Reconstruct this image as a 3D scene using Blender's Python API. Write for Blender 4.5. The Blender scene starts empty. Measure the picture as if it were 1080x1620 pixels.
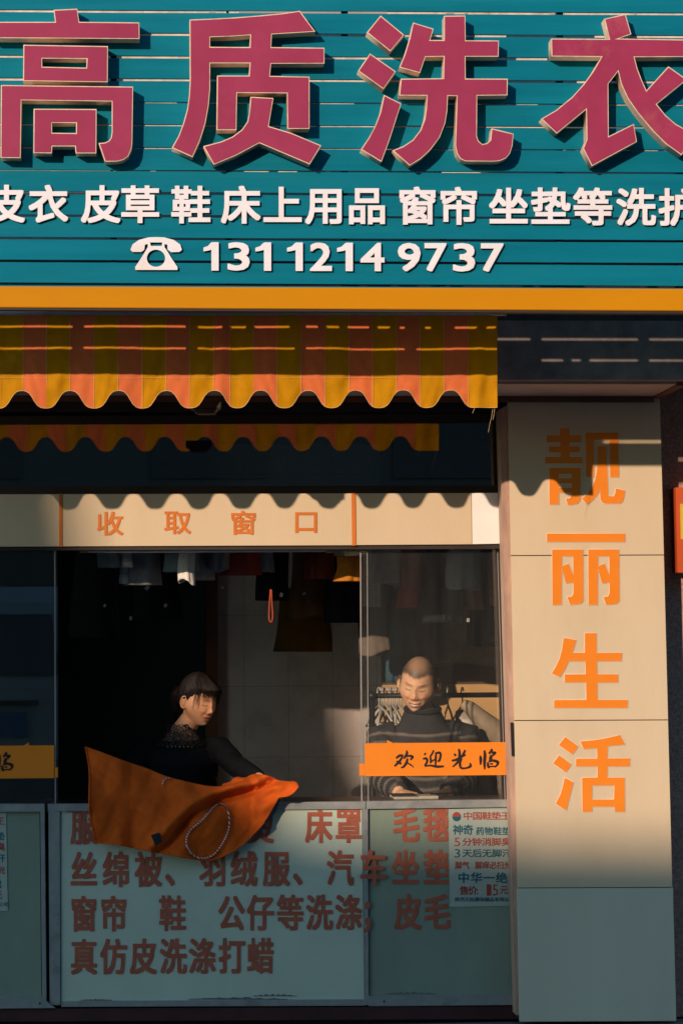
import bpy, bmesh, math, random
import numpy as np
from mathutils import Vector, Matrix, Euler
R = math.radians
random.seed(7); rng = np.random.default_rng(7)
sc = bpy.context.scene
C = sc.collection

# ------------------------------------------------------------------ camera, sky, sun, exposure
YAW, PITCH, ROLL = R(4.3), R(3.39), 0.0067
CAM = Vector((0, -10, 1.5))
FPX = 1 / .00026                                  # focal length in pixels of the 1080x1620 photograph
MC = Matrix.Translation(CAM) @ Matrix.Rotation(-YAW, 4, 'Z') @ Matrix.Rotation(R(90) + PITCH, 4, 'X') @ Matrix.Rotation(-ROLL, 4, 'Z')
cd = bpy.data.cameras.new('camera'); cam = bpy.data.objects.new('camera', cd); C.objects.link(cam)
cam.matrix_world = MC; cd.sensor_fit = 'VERTICAL'; cd.sensor_height = 24; cd.lens = 24 * FPX / 1620
cd.clip_end = 500; cd.clip_start = .1
sc.camera = cam
SUN = Vector((.63, 1, -.35)).normalized()         # direction the light travels
wd = bpy.data.worlds.new('World'); sc.world = wd; wd.use_nodes = True
wn = wd.node_tree.nodes; bgn = wn['Background']
sky = wn.new('ShaderNodeTexSky'); sky.sky_type = 'NISHITA'; sky.sun_disc = False
sky.ozone_density = 3; sky.dust_density = .4; sky.air_density = 1.2
sky.sun_elevation = math.asin(-SUN.z); sky.sun_rotation = math.atan2(-SUN.x, -SUN.y)
tint = wn.new('ShaderNodeMixRGB'); tint.blend_type = 'MULTIPLY'; tint.inputs[0].default_value = 1; tint.inputs[2].default_value = (.80, 1.04, 1.10, 1)
wd.node_tree.links.new(sky.outputs[0], tint.inputs[1]); wd.node_tree.links.new(tint.outputs[0], bgn.inputs[0]); bgn.inputs[1].default_value = .15
sl = bpy.data.lights.new('sun', 'SUN'); so = bpy.data.objects.new('sun', sl); C.objects.link(so)
sl.energy = 3.2; sl.angle = R(.6); sl.color = (1, .78, .59)
so.rotation_euler = SUN.to_track_quat('-Z', 'Y').to_euler()
sc.view_settings.view_transform = 'Standard'; sc.view_settings.look = 'None'
sc.view_settings.exposure = .42; sc.view_settings.gamma = 1

# ------------------------------------------------------------------ helpers
MR = MC.to_3x3()
def at(px, py, Y):
    """the point of the plane y = Y that the photograph shows at pixel (px, py)"""
    d = MR @ Vector(((px - 540) / FPX, (810 - py) / FPX, -1))
    return CAM + d * ((Y - CAM.y) / d.y)
def s2l(r, g, b): return tuple((c / 255 / 12.92 if c / 255 <= .04045 else ((c / 255 + .055) / 1.055) ** 2.4) for c in (r, g, b))

def mat(name, col, rough=.6, var=.12, scale=8, bump=0, bscale=60, spec=.35, metal=0, stretch=(1, 1, 1), col2=None, c2=(.55, .75), transl=0):
    m = bpy.data.materials.new(name); m.use_nodes = True; nt = m.node_tree; N = nt.nodes; L = nt.links
    p = N['Principled BSDF']; p.inputs['Roughness'].default_value = rough; p.inputs['Metallic'].default_value = metal
    p.inputs['Specular IOR Level'].default_value = spec
    tc = N.new('ShaderNodeTexCoord'); mp = N.new('ShaderNodeMapping'); L.new(tc.outputs['Object'], mp.inputs[0]); mp.inputs['Scale'].default_value = stretch
    n = N.new('ShaderNodeTexNoise'); n.inputs['Scale'].default_value = scale; n.inputs['Detail'].default_value = 6; n.inputs['Roughness'].default_value = .65
    L.new(mp.outputs[0], n.inputs['Vector'])
    r = N.new('ShaderNodeValToRGB'); r.color_ramp.elements[0].position = .3; r.color_ramp.elements[1].position = .7
    r.color_ramp.elements[0].color = [max(0, c * (1 - var)) for c in col] + [1]; r.color_ramp.elements[1].color = [min(1, c * (1 + var)) for c in col] + [1]
    L.new(n.outputs[0], r.inputs[0]); out = r.outputs[0]
    if col2 is not None:                                            # blotches of wear or dirt
        n2 = N.new('ShaderNodeTexNoise'); n2.inputs['Scale'].default_value = scale * .37; n2.inputs['Detail'].default_value = 9; n2.inputs['Roughness'].default_value = .72
        L.new(mp.outputs[0], n2.inputs['Vector'])
        r2 = N.new('ShaderNodeValToRGB'); r2.color_ramp.elements[0].position = c2[0]; r2.color_ramp.elements[1].position = c2[1]
        L.new(n2.outputs[0], r2.inputs[0])
        mx = N.new('ShaderNodeMixRGB'); L.new(r2.outputs[0], mx.inputs[0]); L.new(out, mx.inputs[1]); mx.inputs[2].default_value = (*col2, 1); out = mx.outputs[0]
    L.new(out, p.inputs['Base Color'])
    rr = N.new('ShaderNodeMapRange'); rr.inputs['To Min'].default_value = max(.03, rough - .1); rr.inputs['To Max'].default_value = min(1, rough + .1)
    L.new(n.outputs[0], rr.inputs[0]); L.new(rr.outputs[0], p.inputs['Roughness'])
    if bump:
        n3 = N.new('ShaderNodeTexNoise'); n3.inputs['Scale'].default_value = bscale; n3.inputs['Detail'].default_value = 4; L.new(mp.outputs[0], n3.inputs['Vector'])
        b = N.new('ShaderNodeBump'); b.inputs['Strength'].default_value = bump; b.inputs['Distance'].default_value = .01
        L.new(n3.outputs[0], b.inputs['Height']); L.new(b.outputs[0], p.inputs['Normal'])
    if transl:
        t = N.new('ShaderNodeBsdfTranslucent'); L.new(out, t.inputs[0]); ms = N.new('ShaderNodeMixShader'); ms.inputs[0].default_value = transl
        L.new(p.outputs[0], ms.inputs[1]); L.new(t.outputs[0], ms.inputs[2]); L.new(ms.outputs[0], N['Material Output'].inputs[0])
    return m

def glass_mat(name, tint=(.9, .93, .92), refl=1.0, dirt=.03, ior=1.6):
    m = bpy.data.materials.new(name); m.use_nodes = True; nt = m.node_tree; N = nt.nodes; L = nt.links
    N.remove(N['Principled BSDF'])
    t = N.new('ShaderNodeBsdfTransparent'); t.inputs[0].default_value = (*tint, 1)
    g = N.new('ShaderNodeBsdfGlossy'); g.inputs['Roughness'].default_value = .005; g.inputs[0].default_value = (refl, refl, refl, 1)
    f = N.new('ShaderNodeFresnel'); f.inputs[0].default_value = ior
    ms = N.new('ShaderNodeMixShader'); L.new(f.outputs[0], ms.inputs[0]); L.new(t.outputs[0], ms.inputs[1]); L.new(g.outputs[0], ms.inputs[2])
    d = N.new('ShaderNodeBsdfDiffuse'); d.inputs[0].default_value = (.5, .48, .45, 1)       # dust on the pane
    n = N.new('ShaderNodeTexNoise'); n.inputs['Scale'].default_value = 3; n.inputs['Detail'].default_value = 8
    tc = N.new('ShaderNodeTexCoord'); mp = N.new('ShaderNodeMapping'); mp.inputs['Scale'].default_value = (6, 1, .8); L.new(tc.outputs['Object'], mp.inputs[0]); L.new(mp.outputs[0], n.inputs['Vector'])
    mu = N.new('ShaderNodeMath'); mu.operation = 'MULTIPLY'; mu.inputs[1].default_value = dirt; L.new(n.outputs[0], mu.inputs[0])
    m2 = N.new('ShaderNodeMixShader'); L.new(mu.outputs[0], m2.inputs[0]); L.new(ms.outputs[0], m2.inputs[1]); L.new(d.outputs[0], m2.inputs[2])
    L.new(m2.outputs[0], N['Material Output'].inputs[0])
    return m

def tag(o, label=None, cat=None, group=None, kind=None):
    if label: o['label'] = label
    if cat: o['category'] = cat
    if group: o['group'] = group
    if kind: o['kind'] = kind
    return o
def thing(name, loc, label, cat, group=None):
    o = bpy.data.objects.new(name, None); C.objects.link(o); o.location = loc; o.empty_display_size = .1
    return tag(o, label, cat, group)
def wloc(o):
    v = Vector((0, 0, 0))
    while o is not None: v += o.location; o = o.parent
    return v
def link(name, me, mats, parent=None, smooth=False, base=None):
    """links a mesh given in world coordinates as one object, origin at its thing's base"""
    if not isinstance(mats, (list, tuple)): mats = [mats]
    if len(me.materials) == 0:
        for m in mats: me.materials.append(m)
    o = bpy.data.objects.new(name, me); C.objects.link(o)
    if parent is not None:
        o.parent = parent; off = wloc(parent); me.transform(Matrix.Translation(-off))
    else:
        co = np.array([v.co for v in me.vertices])
        b = Vector(base) if base is not None else Vector(((co[:, 0].min() + co[:, 0].max()) / 2, (co[:, 1].min() + co[:, 1].max()) / 2, co[:, 2].min()))
        me.transform(Matrix.Translation(-b)); o.location = b
    if smooth:
        for p in me.polygons: p.use_smooth = True
    me.update(); return o
def M_(verts, faces, mi=None):
    me = bpy.data.meshes.new('mesh'); me.from_pydata([tuple(v) for v in verts], [], [tuple(f) for f in faces])
    if mi is not None:
        for p, i in zip(me.polygons, mi): p.material_index = i
    me.update(); return me
class MB:
    """collects boxes, quads, prisms and tubes, then gives one mesh"""
    def __init__(s): s.v = []; s.f = []; s.m = []
    def add(s, v, f, mi=0):
        k = len(s.v); s.v += [tuple(x) for x in v]; s.f += [tuple(i + k for i in q) for q in f]; s.m += [mi] * len(f); return s
    def box(s, a, b, mi=0):
        x0, y0, z0 = a; x1, y1, z1 = b
        return s.add([(x0, y0, z0), (x1, y0, z0), (x1, y1, z0), (x0, y1, z0), (x0, y0, z1), (x1, y0, z1), (x1, y1, z1), (x0, y1, z1)],
                     [(0, 3, 2, 1), (4, 5, 6, 7), (0, 1, 5, 4), (1, 2, 6, 5), (2, 3, 7, 6), (3, 0, 4, 7)], mi)
    def slab(s, quad, Y0, Y1, mi=0):
        """a plate whose front corners are seen at four pixels (tl, tr, br, bl) on plane Y0 and which is Y1-Y0 thick"""
        fr = [at(x, y, Y0) for x, y in quad]; bk = [Vector((p.x, Y1, p.z)) for p in fr]
        return s.add(fr + bk, [(3, 2, 1, 0), (4, 5, 6, 7), (0, 1, 5, 4), (1, 2, 6, 5), (2, 3, 7, 6), (3, 0, 4, 7)], mi)
    def tube(s, pts, rad, seg=10, mi=0, flat=None):
        pts = [Vector(p) for p in pts]; n = len(pts)
        if not isinstance(rad, (list, tuple)): rad = [rad] * n
        u = None; rings = []
        for i, p in enumerate(pts):
            t = (pts[min(i + 1, n - 1)] - pts[max(i - 1, 0)]).normalized()
            if u is None:
                u = Vector((1, 0, 0)) if abs(t.x) < .8 else Vector((0, 1, 0))
            u = (u - t * u.dot(t)).normalized(); w = t.cross(u)
            r = rad[i]; ru, rw = r if isinstance(r, (list, tuple)) else (r, r)
            rings.append([p + u * (ru * math.cos(2 * math.pi * k / seg)) + w * (rw * math.sin(2 * math.pi * k / seg)) for k in range(seg)])
        v = [q for r_ in rings for q in r_]
        f = [(i * seg + k, i * seg + (k + 1) % seg, (i + 1) * seg + (k + 1) % seg, (i + 1) * seg + k) for i in range(n - 1) for k in range(seg)]
        f += [tuple(range(seg))[::-1], tuple((n - 1) * seg + k for k in range(seg))]
        return s.add(v, f, mi)
    def mesh(s, bevel=0):
        me = M_(s.v, s.f, s.m)
        bm = bmesh.new(); bm.from_mesh(me); bmesh.ops.recalc_face_normals(bm, faces=bm.faces)
        if bevel: bmesh.ops.bevel(bm, geom=[e for e in bm.edges if e.calc_face_angle(0) > .5], offset=bevel, segments=2, affect='EDGES', clamp_overlap=True)
        bm.to_mesh(me); bm.free(); return me
    def build(s, name, mats, parent=None, bevel=0, smooth=False, base=None): return link(name, s.mesh(bevel), mats, parent, smooth, base)
def catmull(pts, n=8):
    P = [np.array(p, float) for p in pts]; P = [2 * P[0] - P[1]] + P + [2 * P[-1] - P[-2]]; out = []
    for i in range(1, len(P) - 2):
        for k in range(n):
            t = k / n; a, b, c, d = P[i - 1], P[i], P[i + 1], P[i + 2]
            out.append(.5 * (2 * b + (c - a) * t + (2 * a - 5 * b + 4 * c - d) * t * t + (3 * b - a - 3 * c + d) * t ** 3))
    out.append(P[-2]); return out
def evalmesh(o):
    dg = bpy.context.evaluated_depsgraph_get(); me = bpy.data.meshes.new_from_object(o.evaluated_get(dg)); d = o.data
    bpy.data.objects.remove(o); return me
def poly2d(loops, Y0, Y1, offset=0):
    """loops of pixels seen on plane Y0 (outlines and holes) -> plate from Y0 back to Y1"""
    c = bpy.data.curves.new('c', 'CURVE'); c.dimensions = '2D'; c.fill_mode = 'BOTH'; c.offset = offset
    c.extrude = abs(Y1 - Y0) / 2
    for lp in loops:
        sp = c.splines.new('POLY'); q = [at(x, y, Y0) for x, y in lp]; sp.points.add(len(q) - 1); sp.use_cyclic_u = True
        for pt, p in zip(sp.points, q): pt.co = (p.x, p.z, 0, 1)
    o = bpy.data.objects.new('c', c); C.objects.link(o); me = evalmesh(o); me.materials.clear()
    ym = (Y0 + Y1) / 2
    for v in me.vertices: v.co = (v.co.x, ym - v.co.z, v.co.y)
    me.flip_normals()
    return me
GC = {}
def glyph(ch, off=0, ext=0):
    k = (ch, off, ext)
    if k not in GC:
        c = bpy.data.curves.new('t', 'FONT'); c.body = ch; c.fill_mode = 'BOTH'; c.offset = off; c.extrude = ext; c.resolution_u = 3
        o = bpy.data.objects.new('t', c); C.objects.link(o); me = evalmesh(o)
        GC[k] = (np.array([v.co for v in me.vertices]), [tuple(p.vertices) for p in me.polygons], np.array([p.normal for p in me.polygons]))
    return GC[k]
_g = glyph('国')[0]; GLO, GHI = _g.min(0), _g.max(0); GCEN = (GLO + GHI) / 2; GS = (GHI - GLO)
def letter(ch, cx, cy, w, h, Y, mats, parent, name='letter', jit=.022, thick=0, fit=False, slope=0.):
    """a character whose square is seen centred at pixel (cx, cy), w by h pixels, on plane Y; jit thickens its strokes"""
    vs, fs, mi = [], [], []
    d = jit * h
    js = [(0, 0)] if jit == 0 else [(0, 0), (d, d), (-d, -d), (d, -d), (-d, d), (d, 0), (-d, 0), (0, d), (0, -d)]
    v, f, nr = glyph(ch, 0, .5 if thick else 0)
    lo, hi = (v.min(0), v.max(0)) if fit else (GLO, GHI); cen = (lo + hi) / 2; S = hi - lo
    for n, (jx, jy) in enumerate(js):
        k = len(vs)
        for p in v:
            x = cx + (p[0] - cen[0]) / S[0] * (w - 2 * d) + jx; y = cy - (p[1] - cen[1]) / S[1] * (h - 2 * d) - jy
            q = at(x, y + slope * (x - cx), Y); q.y = Y - .00006 * n + (0 if not thick else (thick if p[2] < 0 else 0)); vs.append(q)
        fs += [tuple(i + k for i in g) for g in f]; mi += [0 if abs(a[2]) > .5 else 1 for a in nr]
    me = M_(vs, fs, mi if thick else None)
    return link(name, me, mats, parent)

# ------------------------------------------------------------------ materials
teal = mat('teal_slats', (.001, .148, .215), .62, .12, 5, bump=.05, bscale=25, stretch=(.25, 1, 4), col2=(.008, .20, .265), c2=(.45, .85), spec=.06)
pale = mat('pale_batten', (.62, .50, .43), .7, .3, 18, col2=(.2, .12, .08))
yband = mat('yellow_band', (.56, .215, .002), .6, .07, 4, stretch=(.2, 1, 1), col2=(.66, .33, .08), c2=(.68, .9), spec=.1)
crim = mat('crimson_face', (.31, .034, .088), .45, .08, 6, col2=(.37, .06, .11), c2=(.55, .9), spec=.15)
crim_worn = mat('crimson_worn', (.32, .034, .088), .45, .1, 7, col2=(.46, .14, .13), c2=(.56, .85), spec=.15)
cream = mat('cream_return', (.72, .52, .38), .6, .2, 25, col2=(.32, .16, .08), c2=(.55, .8))
whitel = mat('white_letter', (.78, .74, .78), .5, .05, 10, col2=(.72, .56, .48), c2=(.5, .85))
rust = mat('rust_edge', (.42, .17, .07), .7, .2, 30)
coral = mat('coral_fabric', (.84, .20, .065), .75, .10, 14, col2=(.70, .17, .06), c2=(.5, .8), bump=.12, bscale=350, spec=.1, transl=.28)
mustard = mat('mustard_fabric', (.66, .29, .004), .75, .10, 14, col2=(.54, .23, .006), c2=(.5, .8), bump=.12, bscale=350, spec=.1, transl=.28)
piping = mat('pale_hem', (.75, .5, .25), .7)
tan = mat('tan_panel', (.62, .475, .31), .4, .05, 3, bump=.05, bscale=90, stretch=(1, 1, .3), spec=.4, col2=(.69, .54, .385), c2=(.4, .8))
tan_shaded = mat('tan_panel_shaded', (.58, .53, .405), .4, .05, 3, bump=.04, bscale=90, stretch=(1, 1, .15), spec=.5)  # same cladding as the tan panel, its shaded tone put into the colour
whitep = mat('white_panel', (.82, .78, .74), .4, .05, 5)
orange = mat('orange_vinyl', (.80, .22, .015), .42, .04, 6)
orange2 = mat('orange_strip', (.62, .16, .02), .5, .1, 6)
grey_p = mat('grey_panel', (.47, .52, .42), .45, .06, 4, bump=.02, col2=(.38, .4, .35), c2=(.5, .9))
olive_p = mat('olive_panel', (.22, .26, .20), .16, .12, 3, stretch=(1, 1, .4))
maroon = mat('maroon_vinyl', (.38, .095, .052), .5, .15, 20)
alu = mat('aluminium', (.42, .42, .40), .38, .12, 20, metal=.6, col2=(.25, .22, .2))
dark = mat('dark_wood', (.03, .018, .014), .6, .3, 8)
maroon_k = mat('maroon_base', (.05, .015, .015), .6, .3, 8)
beam = mat('dark_beam', (.20, .165, .145), .7, .35, 9, spec=.1)
soff = mat('soffit', (.50, .38, .34), .6, .08, 6)
jamb_m = mat('pink_jamb', (.44, .27, .20), .65, .22, 30, stretch=(1, 1, .2), col2=(.22, .11, .07), c2=(.5, .8))
brown = mat('brown_trim', (.16, .06, .03), .6, .2, 8)
black = mat('black_metal', (.015, .015, .017), .4, .2, 8)
ink = mat('ink', (.012, .008, .01), .6, .2, 30)
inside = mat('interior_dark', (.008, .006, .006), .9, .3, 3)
G1 = glass_mat('window_glass', (.95, .97, .96), 1, .036); G2 = glass_mat('transom_glass', (.5, .55, .56), 1.0, .02, 2.5)

# ------------------------------------------------------------------ shop sign: slatted board, letters
YS = -1.41; YL = -1.472
sign = thing('shop_sign', at(540, 490, YS), 'wide teal slatted shop sign with crimson block characters over a yellow band', 'sign')
def gapy(i, x): return 17 + 36 * i + x * .0048
mb = MB()
for i in range(-6, 13):
    g0 = (2.3 if i < 4 else 1.4 if i < 8 else 2.2) if i > -6 else 0; g1 = (2.3 if i + 1 < 4 else 1.4 if i + 1 < 8 else 2.2)
    X = [-330, -40, 200, 420, 640, 860, 1100, 1350]
    dy = [random.uniform(-.35, .35) for _ in X]
    for a, b, da, db in zip(X, X[1:], dy, dy[1:]):
        y0a, y0b = gapy(i, a) + g0 + da, gapy(i, b) + g0 + db
        y1a, y1b = gapy(i + 1, a) - g1 + da, gapy(i + 1, b) - g1 + db
        p = [at(a, y0a, YS), at(b, y0b, YS), at(b, y1b, YS), at(a, y1a, YS)]
        v = []
        for q, (ty, tz) in zip(p, ((0, 0), (0, 0), (0, 0), (0, 0))): v.append(q)
        # rolled lips at the top and bottom of each slat, an open back
        tp = [Vector((q.x, YS + .0035, q.z + (.0015 if k < 2 else -.0015))) for k, q in enumerate(p)]
        mb.add(v + tp, [(3, 2, 1, 0), (0, 1, 5, 4), (2, 3, 7, 6)])
slats = mb.mesh(); bm = bmesh.new(); bm.from_mesh(slats); bmesh.ops.remove_doubles(bm, verts=bm.verts, dist=.0004); bm.to_mesh(slats); bm.free()
link('slat_board', slats, teal, sign)
mb = MB()
segs = {0: [(-60, 331), (341, 358), (362, 378), (612, 705), (718, 735), (740, 870), (892, 1002), (1006, 1090)], 1: [(-60, 150), (200, 300), (497, 505), (640, 705), (740, 800), (940, 1090)],
        2: [(-60, 60), (193, 300), (512, 640), (650, 700), (816, 865), (960, 1090)], 3: [(-60, 60), (195, 300), (486, 560), (560, 640), (912, 940), (1010, 1060)],
        4: [(-60, 140), (210, 280), (420, 560), (760, 850), (963, 1010), (1030, 1090)], 5: [(-60, 190), (210, 290), (320, 340), (500, 640), (705, 860), (1000, 1060)], 6: [(-60, 180), (210, 300), (390, 480), (500, 600), (620, 780), (995, 1040)],
        7: [(80, 100), (180, 205), (238, 247), (386, 425), (440, 470), (698, 760)]}
for i, sg in segs.items():
    for a, b in sg: mb.slab([(a, gapy(i, a) - 3), (b, gapy(i, b) - 3), (b, gapy(i, b) + 4), (a, gapy(i, a) + 4)], YS + .0055, YS + .012)
mb.build('backing_batten', pale, sign)
mb = MB()
for x in (-10, 180, 362, 545, 700, 885, 1075): mb.slab([(x - 5, -200), (x + 5, -200), (x + 5, 488), (x - 5, 488)], YS + .014, YS + .05)
mb.build('support_stud', black, sign)
mb = MB(); mb.slab([(-330, 451.5), (1350, 458), (1350, 493), (-330, 484.5)], YS - .012, YS + .02)
mb.build('yellow_band', yband, sign, bevel=.002)
mb = MB(); mb.slab([(-330, 485.5), (1350, 494), (1350, 497), (-330, 488.5)], YS - .010, YS + .03)
mb.build('band_lip', dark, sign)

def px(lst, ox, oy, s): return [[(ox + x / s, oy + y / s) for x, y in lp] for lp in lst]
GAO = px([[(-60, 138), (350, 138), (340, 62), (490, 55), (503, 138), (882, 142), (884, 246), (-60, 240)],
          [(150, 283), (684, 292), (682, 520), (148, 512)], [(268, 370), (550, 372), (547, 428), (268, 422)],
          [(8, 538), (843, 548), (838, 900), (832, 945), (812, 990), (780, 1012), (740, 1022), (665, 1022), (625, 905), (665, 902), (690, 890), (703, 870), (708, 835), (708, 642), (137, 634), (132, 1000), (5, 998)],
          [(215, 688), (612, 690), (610, 970), (480, 970), (476, 926), (332, 926), (329, 970), (213, 968)], [(330, 778), (483, 778), (482, 842), (330, 840)]], 0, 0, 4)
ZHI = px([[(160, 124), (300, 118), (450, 110), (600, 98), (740, 85), (856, 68), (955, 200), (680, 217), (676, 298), (1012, 302), (1012, 402), (675, 403), (668, 480), (918, 485), (918, 815), (778, 815), (775, 590), (460, 588), (456, 823), (330, 823), (334, 478), (535, 478), (540, 400), (290, 400), (290, 560), (280, 670), (260, 780), (225, 890), (178, 995), (48, 935), (90, 860), (120, 780), (145, 690), (157, 600), (162, 500)],
          [(290, 235), (430, 230), (543, 222), (540, 298), (290, 296)],
          [(545, 612), (690, 620), (660, 798), (800, 840), (992, 920), (918, 1040), (600, 905), (450, 985), (312, 1042), (247, 925), (360, 895), (430, 865), (490, 820), (525, 770), (537, 710)]], 260, 0, 4)
XI = px([[(187, 58), (335, 180), (248, 285), (100, 165)], [(120, 298), (283, 412), (204, 524), (44, 408)],
         [(208, 560), (318, 615), (290, 700), (265, 780), (235, 870), (192, 985), (62, 905), (110, 835), (150, 760), (185, 670)],
         [(392, 102), (522, 142), (500, 213), (587, 213), (588, 60), (722, 58), (724, 215), (934, 216), (932, 318), (723, 318), (724, 457), (990, 458), (988, 563), (797, 565), (795, 820), (805, 850), (830, 872), (860, 865), (880, 845), (888, 772), (1027, 806), (1020, 880), (1005, 930), (980, 960), (940, 978), (900, 982), (720, 980), (690, 965), (668, 930), (658, 880), (668, 568), (612, 566), (608, 660), (595, 740), (560, 830), (500, 910), (440, 965), (370, 1008), (262, 912), (330, 885), (390, 845), (440, 780), (465, 710), (475, 640), (478, 565), (304, 564), (315, 458), (583, 455), (586, 318), (470, 320), (436, 422), (305, 386), (340, 300), (370, 200)]], 555, 10, 4)
YI = px([[(178, 220), (574, 223), (540, 85), (685, 52), (725, 190), (640, 220), (1160, 228), (1160, 345), (747, 347), (765, 420), (795, 500), (828, 574), (978, 410), (1105, 500), (898, 668), (960, 745), (1030, 805), (1150, 870), (1068, 1018), (960, 940), (870, 850), (770, 730), (700, 630), (655, 530), (634, 445), (568, 530), (570, 888), (742, 803), (763, 925), (455, 1092), (395, 970), (420, 910), (416, 705), (215, 870), (110, 768), (210, 710), (320, 620), (400, 530), (465, 440), (520, 345), (180, 342)]], 830, 10, 4.32)
for lp, fm in ((GAO, crim), (ZHI, crim), (XI, crim), (YI, crim_worn)):
    b = link('block_letter', poly2d(lp, YL, YS - .001), cream, sign)
    link('letter_face', poly2d(lp, YL - .0015, YL + .002, -.0034), fm, b)
SMALL = [('皮', 9), ('衣', 77), ('皮', 160), ('草', 222), ('鞋', 302), ('床', 381), ('上', 447), ('用', 514), ('品', 580), ('窗', 660), ('帘', 725), ('坐', 804), ('垫', 870), ('等', 937), ('洗', 1005), ('护', 1072)]
for ch, x in SMALL:
    letter(ch, x, 323.5 + x * .005, 56, 57, YS - .012, [whitel, rust], sign, thick=.011, jit=.026)
for ch, x0, x1 in [('1', 322, 346), ('3', 360, 395), ('1', 404, 429), ('1', 454, 479), ('2', 490, 525), ('1', 533, 558), ('4', 570, 608), ('9', 629, 665), ('7', 671, 706), ('3', 716, 751), ('7', 760, 796)]:
    if ch == '1':
        o_ = 405.5 + (x0 - 300) * .004 - 22.5; w_ = x1 - x0; st = x1 - 11.5
        me = poly2d([[(x0, o_ + 14.5), (x0, o_ + 8.5), (x0 + .3 * w_, o_ + 6), (st - 1, o_ + 1), (st + 1, o_), (x1, o_), (x1, o_ + 45), (st, o_ + 45), (st, o_ + 12), (x0 + .28 * w_, o_ + 13.5)]], YS - .012, YS - .001)
        for m_ in (whitel, rust): me.materials.append(m_)
        for p in me.polygons: p.material_index = 0 if abs(p.normal.y) > .5 else 1
        link('digit', me, [whitel, rust], sign); continue
    letter(ch, (x0 + x1) / 2, 405.5 + (x0 - 300) * .004, (x1 - x0), 45, YS - .012, [whitel, rust], sign, thick=.011, fit=True, jit=.028, name='digit')
ph = [[(413, 270), (420, 253), (440, 239), (470, 231), (495, 230), (520, 231), (550, 239), (570, 253), (576, 270), (568, 277), (542, 278), (531, 270), (530, 254), (521, 252), (521, 262), (528, 272), (545, 300), (562, 325), (562, 334), (429, 334), (428, 325), (445, 300), (462, 272), (468, 262), (468, 252), (459, 254), (457, 270), (448, 277), (420, 277)],
      [(494 + 29 * math.cos(a * math.pi / 12), 297 + 27 * math.sin(a * math.pi / 12)) for a in range(24)], [(475, 247), (514, 247), (512, 258), (478, 258)]]
me = poly2d(px(ph, 0, 260, 2), YS - .012, YS - .001); me.materials.append(whitel); me.materials.append(rust)
for p in me.polygons: p.material_index = 0 if abs(p.normal.y) > .5 else 1
link('telephone_symbol', me, [whitel, rust], sign)

# ------------------------------------------------------------------ scalloped awning
YA = -.93
aw = thing('scalloped_awning', at(400, 600, YA), 'striped coral and mustard awning with scalloped hem below the yellow band', 'awning')
edges = [-263, -225, -188, -150, -113, -76, -38, 0, 37, 74, 111, 149, 187, 225, 263, 300, 338, 364, 401, 438, 476, 514, 552, 589, 627, 664, 702, 740, 786]
peaks = [-265, -190, -115, -40, 35, 111, 188, 263, 339, 412, 487, 562, 637, 712, 789]
def hem(x):
    for a, b in zip(peaks, peaks[1:]):
        if a <= x <= b:
            t = (x - a) / (b - a); h = .5 + .5 * math.tanh(-1.35 * math.cos(2 * math.pi * t) + .12) / .89
            if b == 789 and t > .5: h = 1
            return 617.5 + 28.5 * h - (x * .0015)
    return 645
vs, fs, mi = [], [], []; rows = 26; cols = []
for s, (a, b) in enumerate(zip(edges, edges[1:])):
    n = max(4, int((b - a) / 4.5))
    for k in range(n): cols.append((a + (b - a) * k / n, s))
cols.append((edges[-1], len(edges) - 2))
for j in range(rows + 1):
    for x, s in cols:
        v = j / rows; y = 499 + (hem(x) - 499) * v
        p = at(x, y, YA)
        w = .0035 * math.sin(x * .055 + 1) * v + .003 * math.sin(x * .021 + v * 3) + .002 * math.sin(x * .17 + v * 2) * v
        w += .0016 * math.sin(x * .31 + 5 * math.sin(v * 4 + x * .013)) * v + .0022 * math.sin(v * 17 + x * .045) * math.sin(x * .013 + 1)
        if 330 < x < 372: w -= .007 * math.exp(-((x - 352) / 9) ** 2) * (.3 + v)
        if x > 735: w += .004 * math.sin((x - 735) * .22) * v
        p.y += w; vs.append(p)
nc = len(cols)
for j in range(rows):
    for i in range(nc - 1): fs.append((j * nc + i, j * nc + i + 1, (j + 1) * nc + i + 1, (j + 1) * nc + i)); mi.append(cols[i][1] % 2)
# coral right of x=37
me = M_(vs, fs, [(m + 0) % 2 for m in mi])
o = link('striped_fabric', me, [coral, mustard], aw, smooth=True)
hp = [Vector((v.x, v.y - .001, v.z)) for v in vs[rows * nc:]]
mb = MB(); mb.tube(hp, .0009, 5); mb.tube([at(x, 597.5, YA - .0022) for x, s in cols], .0004, 4)
for x in edges[1:-1]: mb.tube([at(x, 500, YA - .003), at(x, hem(x), YA - .003)], .0005, 4)
mb.build('hem_stitching', piping, aw)
mb = MB(); mb.tube([at(-265, 496.5, YA - .01), at(105, 495.5, YA - .01), at(800, 496.5, YA - .01)], .008, 10)
mb.build('top_rod', alu, aw, smooth=True)
mb = MB(); mb.slab([(302, 634), (350, 634), (350, 646), (302, 646)], YA + .075, YA + .16); mb.slab([(306, 646), (347, 646), (341, 654), (312, 654)], YA + .08, YA + .15)
mb.build('arm_bracket', dark, aw, bevel=.003)
for pts in ([(779, 647), (777, 660), (774, 672), (772, 684)], [(782, 646), (781, 656), (779, 664)], [(750, 646), (748, 651), (747, 654)]):
    mb = MB(); mb.tube([at(x, y, YA - .002) for x, y in pts], .0006, 4); mb.build('loose_thread', piping, aw)

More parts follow.
